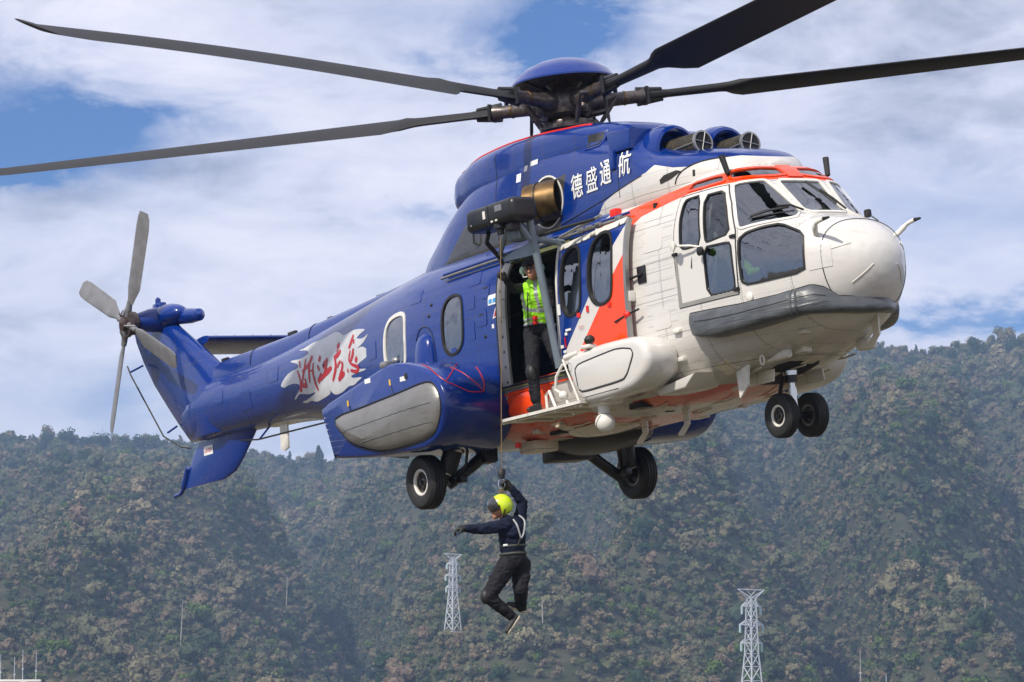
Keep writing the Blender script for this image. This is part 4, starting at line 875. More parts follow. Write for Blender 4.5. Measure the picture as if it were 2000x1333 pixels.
# side fittings on the white forward hull
m = MB(); h = cast((2.60, 1.93), 'S')[0]; m.add(*g_box(h+Vector((0, -.01, 0)), (.15, .02, .19), .006)); m.add(*g_tube([h+Vector((.03, -.03, 0)), h+Vector((-.17, -.05, -.02))], .014, 8)); m.build('door_handle', MAT['black_metal'], heli)
m = MB(); h = cast((2.38, 1.72), 'S')[0]; m.add(*g_box(h+Vector((0, -.05, 0)), (.14, .10, .12), .012)); m.build('sensor_box', MAT['white_trim'], heli)
m = MB(); h = Vector((2.40, -1.16, 1.52)); m.add(*g_ell(h, (.045, .045, .045))); lock = m.build('door_lock_knob', MAT['red_paint'], heli)
m = MB(); m.add(*g_tube([h+Vector((-.22, -.02, -.05)), h, h+Vector((.18, .03, .03))], .012, 8)); m.build('bar', MAT['black_metal'], lock)
for x, z in ((3.12, 1.22), (3.05, .92)): h = cast((x, z), 'S')[0]; m = MB(); m.add(*g_box(h+Vector((0, -.015, 0)), (.12, .06, .05), .012)); m.build('step_fitting', MAT['white_trim'], heli)
m = MB(); m.add(*g_ell(cast((4.25, 1.40), 'S')[0], (.055, .02, .055))); m.build('static_port', MAT['white_trim'], heli)
# skin stringers on the white panel behind the cockpit door
for i, z in enumerate(np.linspace(1.22, 2.5, 12)):
    m = MB(); pts = [cast((x, z), 'S') for x in np.linspace(2.62, 3.14, 6)]; m.add(*g_tube([h-n*.0006 for h, n in pts], .0022, 4)); m.build('skin_joint', MAT['grey_metal'], heli)
# ---- sliding door
SLD = [(1.04, 1.16), (2.41, 1.18), (2.47, 2.55), (1.10, 2.46)]
DW1 = chaikin([(1.17, 1.85), (1.20, 2.30), (1.32, 2.41), (1.50, 2.42), (1.575, 2.30), (1.55, 1.78), (1.45, 1.69), (1.25, 1.69)], 2); DW2 = chaikin([(1.72, 1.90), (1.76, 2.33), (1.90, 2.46), (2.11, 2.47), (2.20, 2.34), (2.17, 1.82), (2.07, 1.72), (1.83, 1.72)], 2)
V, F = skin(np.array(SLD), 'S', .11, .035, holes=[DW1, DW2], step=.06); sd_ = make('sliding_door', V, F, MAT['door_paint'], heli, angle=50, label='open sliding cabin door in blue, white and orange')
for P in (DW1, DW2):
    V, F = skin(offset_poly(P, .008), 'S', .095, 0, step=.06); g = make('door_window', V, F, MAT['tinted_glass'], sd_, angle=0)
    V, F = skin(offset_poly(P, .025), 'S', .122, .025, holes=[offset_poly(P, -.006)], step=.06); make('window_seal', V, F, MAT['black_rubber'], sd_, angle=50)
for q, nm, mt in (([(1.04, 1.16), (1.075, 1.16), (1.135, 2.46), (1.10, 2.46)], 'edge_frame', 'white_trim'), ([(2.375, 1.18), (2.42, 1.18), (2.48, 2.55), (2.435, 2.55)], 'edge_frame', 'grey_metal'), ([(1.10, 2.42), (2.43, 2.50), (2.43, 2.56), (1.10, 2.475)], 'edge_frame', 'white_trim')):
    V, F = skin(np.array(q), 'S', .12, .05, step=.06); make(nm, V, F, MAT[mt], sd_, angle=50)
for x, z, w_, h_, mt in ((1.12, 1.78, .06, .12, 'decal_white'), (1.27, 1.53, .10, .025, 'decal_white'), (1.22, 1.49, .04, .03, 'decal_white'), (1.19, 1.40, .02, .12, 'decal_red'), (1.10, 1.36, .09, .035, 'decal_white'), (1.16, 1.30, .04, .03, 'decal_white'), (1.50, 1.66, .06, .05, 'red_paint'), (1.68, 1.70, .04, .07, 'red_paint'), (2.10, 1.68, .05, .05, 'red_paint')):
    V, F = skin(rect(x-w_/2, z-h_/2, x+w_/2, z+h_/2), 'S', .125, .01, step=.1); make('placard', V, F, MAT[mt], sd_)
m = MB()
for v in text_skin('EXIT', 1.50, 1.50, .035, .09, 'lettering', 'decal_red', HULL, parent=sd_).data.vertices: v.co.y -= .125
# door frame around the opening, sill, rail
FR = np.array(DOOR)
for q, mt, nm in (([(-.36, 1.06), (-.17, 1.06), (-.13, 2.35), (-.06, 2.52), (-.20, 2.55), (-.30, 2.4)], 'door_post', 'door_post'),):
    V, F = skin(np.array(q), 'S', .012, .03, step=.05); dp = make(nm, V, F, MAT[mt], heli, angle=50)
    for z in np.linspace(1.15, 2.4, 8): 
        m = MB(); h, n = cast((-.235, z), 'S'); m.add(*g_ell(h+n*.013, (.018, .004, .018), n=8, k=6)); m.build('bolt', MAT['black_metal'], dp)
    m = MB(); a_ = cast((-.20, 2.14), 'S')[0]; b_ = cast((-.20, 1.90), 'S')[0]; m.add(*g_tube([a_, a_+Vector((.02, -.06, -.02)), b_+Vector((.02, -.06, .02)), b_], .014, 8)); m.build('grab_handle', MAT['white_trim'], heli)
    V, F = skin(np.array([(-.39, 1.04), (-.35, 1.04), (-.29, 2.4), (-.19, 2.57), (-.24, 2.57), (-.33, 2.42)]), 'S', .010, .02, step=.05); make('door_seal', V, F, MAT['black_rubber'], heli)
for z0, z1, mt, o_ in ((1.085, 1.11, 'black_metal', .015), (1.062, 1.080, 'olive_trim', .03), (1.035, 1.055, 'grey_metal', .02), (1.005, 1.02, 'orange_paint', .02)):
    V, F = skin(rect(-.40, z0, 1.6, z1), 'S', o_, .03, step=.08); make('sill_strip', V, F, MAT[mt], heli, angle=50)
V, F = skin(np.array([(-.10, 2.53), (1.15, 2.53), (1.15, 2.60), (-.08, 2.60)]), 'S', .02, .05, step=.08); make('door_header', V, F, MAT['olive_trim'], heli)
for z, o_, mt in ((2.66, .05, 'blue_paint'), (2.615, .06, 'grey_metal')):
    m = MB(); m.add(*g_tube([cast((x, z+.02*(x+1.6)/4), 'S')[0]+Vector((0, -o_, 0)) for x in np.linspace(-1.62, 2.3, 24)], .018, 8)); m.build('door_rail', MAT[mt], heli)
m = MB()
for x in (1.45, 1.62, 1.8, 2.2): h = cast((x, 2.63), 'S')[0]; m.add(*g_box(h+Vector((0, -.09, .0)), (.10, .06, .06), .012))
m.add(*g_tube([(1.2, -1.12, 2.60), (1.6, -1.1, 2.66), (2.0, -1.1, 2.70)], .02, 8)); m.build('door_roller', MAT['grey_metal'], heli)
m = MB(); h = cast((1.98, 2.72), 'S')[0]; m.add(*g_box(h+Vector((0, -.03, 0)), (.12, .10, .13), .02)); m.build('red_latch', MAT['red_paint'], heli)
# blue aft hull: hatches, placards, flame emblem
for q in (rect(-.78, 1.88, -.56, 2.08), rect(-.66, 2.20, -.50, 2.37)):
    V, F = skin(chaikin(q, 1, .12), 'S', .008, .012, step=.08); hp = make('hatch', V, F, MAT['blue_paint'], heli, angle=50)
    c_ = q.mean(0); V, F = skin(rect(c_[0]-.05, c_[1]+.03, c_[0]+.05, c_[1]+.05), 'S', .011, step=.1); make('latch', V, F, MAT['decal_dark'], hp)
for q, mt in ((rect(-.52, 2.10, -.32, 2.22), 'decal_white'), (rect(-.50, 2.12, -.43, 2.17), 'decal_lightblue'), (rect(-.41, 2.12, -.34, 2.17), 'decal_lightblue'), (np.array([(-.43, 1.93), (-.29, 1.95), (-.35, 2.07)]), 'decal_white'), (rect(-.46, 1.82, -.41, 1.87), 'decal_white'), (np.array([(-.40, 1.95), (-.33, 1.96), (-.355, 2.03)]), 'decal_red')):
    V, F = skin(q, 'S', .004 if mt == 'decal_white' else .007, step=.1); make('placard', V, F, MAT[mt], heli)
for x, z in ((-1.85, 2.33), (-1.9, 2.2), (-.62, 1.75), (-.35, 1.72)): h = cast((x, z), 'S')[0]; m = MB(); m.add(*g_ell(h, (.03, .012, .025))); m.build('drain_vent', MAT['black_metal'], heli)
for q in (rect(-1.02, 1.75, -.84, 1.98), rect(-2.45, 2.42, -2.15, 2.58), rect(-1.0, 2.40, -.72, 2.55), rect(-3.75, 1.92, -3.45, 2.15), rect(-6.9, 2.1, -6.62, 2.3), rect(-7.9, 1.85, -7.55, 2.1), rect(-8.7, 2.05, -8.45, 2.25), rect(-.98, 2.12, -.82, 2.28)):
    V, F = skin(chaikin(q, 1, .1), 'S', .006, .008, step=.08); make('access_panel', V, F, MAT['blue_paint'], heli, angle=50)
for q in (rect(2.66, 2.15, 2.98, 2.42), rect(2.72, 1.28, 3.02, 1.50)):
    V, F = skin(chaikin(q, 1, .1), 'S', .005, .006, step=.08); make('access_panel', V, F, MAT['white_paint'], heli, angle=50)
FLAME = [(-6.532,2.019),(-6.282,2.137),(-5.965,2.169),(-5.969,2.213),(-6.037,2.241),(-6.221,2.286),(-6.163,2.299),(-5.900,2.281),(-5.676,2.309),(-5.666,2.333),(-5.75,2.37),(-6.024,2.409),(-5.868,2.415),(-5.584,2.450),(-5.304,2.447),(-4.965,2.475),(-4.851,2.475),(-4.716,2.447),(-4.553,2.387),(-4.423,2.384),(-4.176,2.40),(-3.837,2.351),(-3.959,2.316),(-4.076,2.276),(-3.944,2.247),(-3.818,2.248),(-3.717,2.270),(-3.812,2.201),(-3.936,2.162),(-4.052,2.138),(-3.873,2.136),(-3.748,2.091),(-3.642,2.104),(-3.559,2.091),(-3.509,2.055),(-3.646,2.042),(-3.781,1.979),(-4.063,1.930),(-4.012,1.872),(-3.807,1.841),(-3.894,1.829),(-4.170,1.828),(-4.279,1.818),(-4.223,1.785),(-3.954,1.754),(-4.089,1.723),(-4.227,1.693),(-4.396,1.700),(-4.633,1.657),(-4.875,1.661),(-5.011,1.736),(-5.037,1.688),(-5.487,1.656),(-5.684,1.692),(-5.841,1.683),(-5.985,1.716),(-5.788,1.724),(-5.531,1.758),(-5.495,1.779),(-5.694,1.781),(-5.978,1.821),(-6.121,1.779),(-6.181,1.788),(-6.002,1.859),(-5.914,1.926),(-6.094,1.978),(-6.306,1.982),(-6.415,1.971)]
V, F = skin(np.array(spline(FLAME, 3, True)), 'S', .003, step=.07); fl = make('flame_emblem', V, F, MAT['decal_silver'], heli, angle=0)
V, F = skin(np.array(spline(FLAME, 3, True)), 'S', .0045, step=.07, holes=[offset_poly(np.array(spline(FLAME, 3, True)), -.010)]) if 0 else (V, F)
STROKES = [([(-5.925,2.259),(-5.880,2.156)],0.025),([(-5.976,2.136),(-5.905,2.020),(-5.902,1.933)],0.027),([(-5.902,1.933),(-5.914,1.838)],0.056),([(-5.902,1.933),(-5.689,1.889)],0.047),([(-5.712,2.253),(-5.754,2.120),(-5.839,1.976),(-5.896,1.914)],0.035),([(-5.820,2.095),(-5.605,2.168),(-5.490,2.254)],0.037),([(-5.750,1.998),(-5.709,1.896)],0.032),([(-5.524,2.264),(-5.595,2.132),(-5.608,1.916)],0.042),([(-5.458,2.163),(-5.485,2.055),(-5.431,1.900),(-5.360,1.786)],0.035),([(-5.567,2.075),(-5.453,2.059)],0.020),
([(-5.291,2.203),(-5.226,2.167)],0.056),([(-5.332,2.110),(-5.266,2.035)],0.031),([(-5.337,1.890),(-5.201,1.978)],0.056),([(-5.004,2.147),(-5.134,2.080),(-5.022,2.038)],0.045),([(-5.004,2.138),(-5.065,2.036),(-5.169,1.931)],0.037),([(-5.279,1.912),(-4.877,2.016)],0.052),([(-4.677,2.302),(-4.651,2.230)],0.062),([(-4.657,2.231),(-4.710,2.188)],0.017),([(-4.793,2.128),(-4.676,2.148),(-4.573,2.192)],0.047),([(-4.751,2.109),(-4.750,1.989),(-4.871,1.836)],0.047),([(-4.586,2.058),(-4.653,2.026),(-4.692,1.980)],0.031),([(-4.555,2.045),(-4.534,1.974),(-4.682,1.826)],0.040),([(-4.692,1.827),(-4.476,1.889)],0.052),
([(-4.188,2.336),(-4.240,2.251),(-4.317,2.178)],0.047),([(-4.160,2.272),(-4.161,2.214)],0.032),([(-4.168,2.156),(-4.192,2.075),(-4.264,2.002)],0.047),([(-4.263,2.145),(-4.311,2.042),(-4.259,1.967)],0.030),([(-4.112,2.025),(-4.056,1.975)],0.057),([(-4.248,1.965),(-4.068,1.905),(-4.028,1.874),(-4.112,1.849),(-4.284,1.891)],0.037),([(-4.373,1.925),(-4.362,1.873)],0.027)]
def stroke(P, w):
    C = spline(P, 6) if len(P) > 2 else [np.array(P[0])*(1-t_)+np.array(P[1])*t_ for t_ in np.linspace(0, 1, 6)]
    L, Rr = [], []
    for i, c in enumerate(C):
        t_ = C[min(i+1, len(C)-1)]-C[max(i-1, 0)]; t_ = t_/np.linalg.norm(t_); n_ = np.array([-t_[1], t_[0]]); k = w*.5*(.55+.6*math.sin(math.pi*(.12+.76*i/(len(C)-1)))); k *= 1.0+.12*math.sin(i*2.1)
        L.append(c+n_*k); Rr.append(c-n_*k)
    V = []; 
    for p in L+Rr: h, n = cast(p, 'S'); V.append(h+n*(.007 if n.y < 0 else -.007))
    m_ = len(L); F = []
    for i in range(m_-1): 
        q = (i, i+1, m_+i+1, m_+i); n = (V[q[1]]-V[q[0]]).cross(V[q[2]]-V[q[0]]); F.append(q if n.y < 0 else tuple(reversed(q)))
    return V, F
for a, b_ in ((0, 10), (10, 16), (16, 23), (23, 30)):
    m = MB()
    for P, w_ in STROKES[a:b_]: m.add(*stroke(P, w_*1.3))
    m.build('brush_character', MAT['decal_red'], fl, angle=0)
# ---- step board, camera ball, tubes
m = MB(); m.add(*g_prism([(.02, -.95), (.02, -1.36), (.16, -1.45), (1.75, -1.45), (1.75, -.95)], .635, .668, axis=2)); sb = m.build('step_board', MAT['white_trim'], heli, smooth=False)
m = MB()
for x in (.4, .8, 1.2, 1.6): m.add(*g_tube([(x, -1.42, .625), (x, -.9, .615)], .02, 6))
m.add(*g_tube([(.1, -1.4, .625), (1.7, -1.4, .625)], .015, 6)); m.build('step_rib', MAT['cream_belly'], sb)
m = MB(); m.add(*g_tube([(.73, -1.2, .66), (.73, -1.2, .86), (.80, -1.2, .90), (.92, -1.2, .66)], .018, 8)); m.add(*g_tube([(1.38, -1.38, 1.12), (1.26, -1.40, 1.0), (1.22, -1.40, .86), (1.38, -1.40, .77), (1.42, -1.38, .66)], .018, 8)); m.add(*g_ell((1.38, -1.41, .77), (.055, .055, .055))); m.build('step_handle', MAT['white_trim'], heli)
m = MB(); m.add(*g_ell((-.02, -.99, .86), (.34, .10, .15), Matrix.Rotation(-.2, 3, 'Y'))); m.build('orange_blister', MAT['orange_paint'], heli)
m = MB(); m.add(*g_ell((1.83, -1.2, .40), (.112, .112, .112), n=32, k=20)); cb = m.build('camera_ball', MAT['white_trim'], heli)
m = MB(); m.add(*g_tube([(1.83, -1.2, .50), (1.83, -1.2, .60)], .07, 16)); m.add(*g_box((1.83, -1.17, .64), (.34, .26, .10), .02)); m.build('camera_mount', MAT['white_trim'], cb)
m = MB(); m.add(*g_tube([Vector((1.83, -1.2, .40))+Vector((math.sin(t_*1.2)*.5, -1, t_)).normalized()*.113 for t_ in np.linspace(-1, 1, 14)], .004, 5)); m.build('camera_seam', MAT['decal_dark'], cb)
for sd2, x in ((-1, .9), (1, 1.0)): pass
# ---- hoist
hst = MB(); hst.add(*g_box((.86, -1.66, 2.915), (1.0, .36, .27), .075, seg=4)); hh_ = hst.build('hoist_housing', MAT['hoist_black'] if 'hoist_black' in MAT else MAT['black_metal'], heli, angle=60)
for x, z, w_, h_ in ((.78, 2.93, .05, .09), (1.08, 2.96, .14, .07), (.93, 2.83, .04, .02), (1.02, 2.83, .04, .02), (.5, 2.86, .02, .02)):
    m = MB(); m.add(*g_box((x, -1.842, z), (w_, .006, h_))); m.build('placard', MAT['grey_metal' if w_ > .1 else 'white_trim'], hh_, smooth=False)
m = MB(); m.add(*g_tube([(.86, -1.843, 2.79), (.86, -1.843, 3.04)], .004, 5)); m.build('seam', MAT['decal_dark'], hh_)
m = MB(); m.add(*g_tube([(1.18, -1.50, 2.86), (1.05, -1.20, 1.13)], .045, 16)); m.build('hoist_strut', MAT['strut_grey'], heli)
m = MB(); m.add(*g_prism([(1.15, 2.60), (.45, 2.50), (.50, 2.45), (1.15, 2.42)], -1.42, -1.38)); m.add(*g_tube([(1.15, -1.05, 2.55), (1.15, -1.5, 2.60), (1.1, -1.6, 2.80)], .04, 10)); m.add(*g_tube([(.2, -1.05, 2.52), (.45, -1.45, 2.55), (.8, -1.55, 2.75)], .03, 10)); m.add(*g_box((.95, -1.5, 2.70), (.26, .2, .18), .03)); m.build('hoist_bracket', MAT['strut_grey'], heli)
m = MB(); m.add(*g_spin([(0, .07), (.05, .075), (.06, .045), (.12, .04), (.12, .001)], (.95, -1.75, 2.80), (0, 0, -1), 16)); m.add(*g_box((1.12, -1.70, 2.74), (.16, .12, .1), .02)); m.add(*g_tube([(.6, -1.68, 2.76), (.42, -1.6, 2.68), (.42, -1.45, 2.52), (.1, -1.2, 2.50)], .028, 8)); m.build('cable_guide', MAT['black_metal'], heli)
m = MB(); m.add(*g_tube([(1.2, -1.4, 2.62), (1.5, -1.25, 2.66), (1.9, -1.12, 2.68)], .02, 8)); m.build('hydraulic_hose', MAT['black_rubber'], heli)
# mast antennas on the tail
def rod(pts, r=.012, name='wire_antenna', mat='black_metal'): m = MB(); m.add(*g_tube(pts, r, 6)); return m.build(name, MAT[mat], heli)
rod([(-11.30, -.06, 3.0), (-11.42, -.22, 2.92)], .016, 'antenna_post', 'blue_paint'); rod([(-10.42, -.05, 1.98), (-10.55, -.15, 1.9)], .016, 'antenna_post', 'blue_paint')
rod([(-11.50, -.22, 3.02), (-11.42, -.22, 2.88), (-10.62, -.18, 1.86), (-10.3, -.08, 1.66), (-10.15, 0, 1.62)])
rod([(-8.3, -.2, 1.50), (-7.6, -.32, 1.42), (-5.6, -.45, 1.38), (-3.0, -.6, 1.28)]); rod([(-7.7, -.05, 1.62), (-7.55, -.32, 1.42)], .014, 'antenna_post', 'blue_paint')
m = MB(); m.add(*g_prism([(-7.35, 1.66), (-7.15, 1.64), (-7.17, 1.25), (-7.28, 1.22), (-7.38, 1.24)], -.10, -.075)); m.build('blade_antenna', MAT['white_trim'], heli, smooth=False)
V, F = skin(chaikin([(-7.7, -.14), (-6.6, -.2), (-6.0, -.12), (-6.0, .12), (-7.7, .14)], 1), 'B', .02, .02, step=.1); make('belly_plate', V, F, MAT['cream_belly'], heli)
print('heli done')
# ---------------------------------------------------------------- people
simple('navy_cloth', (.008, .012, .03), .85, bump=.6, bscale=14, var=.3, spec=.2); simple('black_cloth', (.012, .012, .014), .8, bump=.6, bscale=14, var=.3, spec=.25); simple('dark_trousers', (.012, .012, .016), .8, bump=.7, bscale=12, var=.3, spec=.25)
simple('glove', (.01, .01, .01), .55, bump=.3); simple('skin', (.42, .20, .12), .5); simple('hi_vis', (.35, .85, .02), .6, bump=.4, bscale=12, var=.08); simple('helmet_yellow', (.60, .78, .02), .3, coat=.5, var=.06)
simple('visor_dark', (.03, .03, .035), .1, coat=1); simple('boot', (.02, .02, .022), .6, bump=.3); simple('sole', (.55, .50, .38), .6); simple('reflective_grey', (.35, .37, .38), .4); simple('webbing', (.05, .06, .05), .7); simple('headset_green', (.35, .55, .38), .4)
def g_cap(a, ra, b, rb, n=14):
    a, b = Vector(a), Vector(b); d = b-a; L = d.length
    if L < 1e-5: return g_ell(a, (ra,)*3)
    d.normalize(); pr = [(-ra*math.cos(t), ra*math.sin(t)) for t in np.linspace(0, math.pi/2, 5)]+[(L+rb*math.sin(t), rb*math.cos(t)) for t in np.linspace(0, math.pi/2, 5)]
    return g_spin(pr, a, d, n)
def fuse(name, caps, mats, voxel, parent=None, smooth_it=3, cloth=(0, 1)):
    """one continuous skin over a skeleton of tapered limbs; each face takes the cloth of the limb it covers. caps: (a, ra, b, rb, material index[, flatten vector, factor])"""
    m = MB()
    for c in caps:
        V, F = g_cap(*c[:4])
        if len(c) > 5:
            ax = Vector(c[5]).normalized(); k = c[6]; a, b = Vector(c[0]), Vector(c[2]); dd = b-a; W2 = []
            for v in V:
                v = Vector(v); t = max(0, min(1, (v-a).dot(dd)/max(dd.length_squared, 1e-9))); q = a+dd*t; e = v-q; W2.append(q+e+ax*e.dot(ax)*(k-1))
            V = W2
        m.add(V, F)
    o = make(name, m.V, m.F, mats, parent, smooth=False)
    md = o.modifiers.new('r', 'REMESH'); md.mode = 'VOXEL'; md.voxel_size = voxel; md.use_smooth_shade = True
    ms = o.modifiers.new('s', 'SMOOTH'); ms.iterations = smooth_it; ms.factor = .5
    dg = bpy.context.evaluated_depsgraph_get(); me = bpy.data.meshes.new_from_object(o.evaluated_get(dg)); old = o.data; o.modifiers.clear(); o.data = me; bpy.data.meshes.remove(old)
    P = np.empty(len(me.vertices)*3); me.vertices.foreach_get('co', P); P = P.reshape(-1, 3)
    me.materials.clear()
    for q in mats: me.materials.append(q)
    # cloth folds
    NV = np.empty(len(me.vertices)*3); me.vertices.foreach_get('normal', NV); NV = NV.reshape(-1, 3)
    dsp = np.array([abs(noise.noise(Vector((p[0]*9, p[1]*9, p[2]*22))))*.016+noise.noise(Vector(p*38))*.004-.004 for p in P]); fine_ = np.ones(len(P), bool)
    for c in caps:
        if c[4] not in cloth: 
            a = np.array(c[0]); b = np.array(c[2]); dd = b-a; t = np.clip(((P-a)@dd)/max(dd@dd, 1e-9), 0, 1); fine_ &= np.linalg.norm(P-a-t[:, None]*dd, axis=1) > c[1]*1.25
    P2 = P+NV*(dsp*fine_)[:, None]; me.vertices.foreach_set('co', P2.ravel())
    cen = np.array([p.center for p in me.polygons]); best = np.full(len(cen), 1e9); idx = np.zeros(len(cen), int)
    for c in caps:
        a = np.array(c[0]); b = np.array(c[2]); d = b-a; t = np.clip(((cen-a)@d)/max(d@d, 1e-9), 0, 1); q = a+t[:, None]*d; e = cen-q
        if len(c) > 5: ax = np.array(Vector(c[5]).normalized()); e = e+np.outer(e@ax, ax)*(1/c[6]-1)
        e = np.linalg.norm(e, axis=1)-(c[1]+(c[3]-c[1])*t)
        s = e < best; best[s] = e[s]; idx[s] = c[4]
    me.polygons.foreach_set('material_index', idx.tolist()); me.polygons.foreach_set('use_smooth', [True]*len(me.polygons)); me.update()
    return o
def lerp(a, b, t): return tuple(Vector(a)*(1-t)+Vector(b)*t)
def hand(wr, hd, curl, th, mi=1, k=1.0):
    """palm, four fingers with knuckle bends and a thumb; curl: direction the fingers close towards; th: side the thumb leaves from"""
    wr, hd, curl, th = Vector(wr), Vector(hd), Vector(curl).normalized(), Vector(th).normalized(); d = (hd-wr).normalized(); side = d.cross(curl).normalized()
    if side.dot(th) < 0: side = -side
    caps = [(wr, .030*k, wr+d*.05*k, .034*k, mi, curl, .7)]; pc = wr+d*.075*k
    for i, (o, L) in enumerate(((.030, .070), (.010, .078), (-.011, .072), (-.030, .058))):
        b = pc+side*o*k; caps.append((wr+d*.02*k+side*o*.5*k, .018*k, b, .015*k, mi)); j1 = b+(d*.75+curl*.45).normalized()*L*.45*k; j2 = j1+(d*.15+curl*.95).normalized()*L*.33*k; j3 = j2+(curl*.7-d*.6).normalized()*L*.26*k
        caps += [(b, .0115*k, j1, .0105*k, mi), (j1, .0105*k, j2, .010*k, mi), (j2, .010*k, j3, .009*k, mi)]
    t0 = wr+d*.03*k+side*.028*k; t1 = t0+(side*.7+d*.5+curl*.4).normalized()*.04*k; t2 = t1+(d*.6+curl*.8).normalized()*.03*k; caps += [(t0, .015*k, t1, .0125*k, mi), (t1, .0125*k, t2, .0105*k, mi)]
    return caps
def strap(pts, r, name, mat, parent): m = MB(); m.add(*g_tube(spline(pts, 5) if len(pts) > 2 else pts, r, 8)); return m.build(name, MAT[mat], parent)
# --- crewman hanging on the hoist cable (world coordinates)
J = {"hooktop":(-0.117,36.039,4.665),"hookbot":(-0.117,36.039,4.581),"ring":(-0.101,36.039,4.442),"headc":(-0.132,36.039,4.256),"neck":(-0.086,36.059,4.118),"shA":(-0.075,35.88,4.035),"elA":(-0.335,35.80,3.990),"wrA":(-0.50,35.75,3.995),"hdA":(-0.598,35.739,3.989),
 "shB":(0.084,36.17,4.10),"elB":(0.115,36.16,4.31),"wrB":(0.0,36.08,4.462),"hdB":(-0.086,36.05,4.53),"chest":(-0.001,36.039,3.970),"waist":(0.007,36.039,3.769),"pelvis":(0.022,36.039,3.661),"hipA":(-0.055,35.95,3.60),"knA":(-0.262,35.879,3.246),"anA":(-0.024,35.979,3.051),"heelA":(0.040,35.999,3.02),"toeA":(-0.055,35.939,2.866),
 "hipB":(0.095,36.12,3.61),"knB":(0.096,36.02,3.33),"anB":(0.100,36.15,3.15),"heelB":(0.125,36.169,3.127),"toeB":(-0.040,36.12,3.175)}
V3 = lambda k: Vector(J[k])
man = empty('person', label='person in dark overalls and yellow-green helmet hanging from the hoist cable under the helicopter', cat='person')
man.location = V3('pelvis'); OM = Matrix.Translation(-V3('pelvis'))
def rel(k): return V3(k)-V3('pelvis')
J2 = {k: rel(k) for k in J}; g = J2
caps = [(g['pelvis'], .150, g['waist'], .138, 1, (0, 1, 0), 1.12), (g['waist'], .138, g['chest'], .158, 0, (0, 1, 0), 1.15), (g['chest'], .155, lerp(g['chest'], g['neck'], .5), .12, 0, (0, 1, 0), 1.35),
 (lerp(g['shA'], g['shB'], .15), .075, lerp(g['shA'], g['shB'], .85), .075, 0), (lerp(g['chest'], g['neck'], .6), .07, g['neck'], .055, 0), (g['neck'], .05, g['headc'], .05, 3),
 (g['shA'], .080, g['elA'], .062, 0), (g['elA'], .062, g['wrA'], .046, 0), (g['shB'], .080, g['elB'], .062, 0), (g['elB'], .062, g['wrB'], .044, 0),
 (g['hipA'], .118, g['knA'], .082, 1), (g['knA'], .080, g['anA'], .060, 1), (g['hipB'], .118, g['knB'], .088, 1), (g['knB'], .084, g['anB'], .064, 1), (Vector(lerp(g['hipB'], g['knB'], .35))-Vector((-.05, .04, 0)), .06, Vector(lerp(g['hipB'], g['knB'], .6))-Vector((-.05, .04, 0)), .055, 1), (Vector(lerp(g['hipA'], g['knA'], .35))+Vector((.0, -.05, 0)), .06, Vector(lerp(g['hipA'], g['knA'], .65))+Vector((.0, -.04, 0)), .055, 1),
 # head: skull, jaw, nose, brow, lips
 (g['headc']+Vector((.01, 0, .01)), .088, g['headc']+Vector((-.01, -.0, -.03)), .085, 3), (g['headc']+Vector((-.03, 0, -.07)), .055, g['headc']+Vector((-.055, 0, -.105)), .035, 3), (g['headc']+Vector((-.09, 0, -.035)), .014, g['headc']+Vector((-.108, 0, -.058)), .013, 3),
 (g['headc']+Vector((-.086, 0, -.085)), .010, g['headc']+Vector((-.088, 0, -.086)), .012, 3),
 (g['anA'], .045, g['heelA'], .042, 2), (g['heelA'], .042, lerp(g['heelA'], g['toeA'], .75), .040, 2, (1, 0, .5), .9), (lerp(g['heelA'], g['toeA'], .7), .040, g['toeA'], .028, 2), (g['anB'], .045, g['heelB'], .04, 2), (g['heelB'], .040, lerp(g['heelB'], g['toeB'], .75), .040, 2), (lerp(g['heelB'], g['toeB'], .7), .038, g['toeB'], .028, 2)]
caps += [(c[0], c[1], c[2], c[3], 4) for c in hand(g['wrA'], g['hdA'], (-.2, 0, -1), (0, -1, 0), 4, 1.25)]+[(c[0], c[1], c[2], c[3], 4) for c in hand(g['wrB'], g['hdB'], (-.3, -.9, -.1), (0, 0, -1), 4, 1.2)]
fuse('body', caps, [MAT['navy_cloth'], MAT['dark_trousers'], MAT['boot'], MAT['skin'], MAT['glove']], .0085, man)
hc = g['headc']
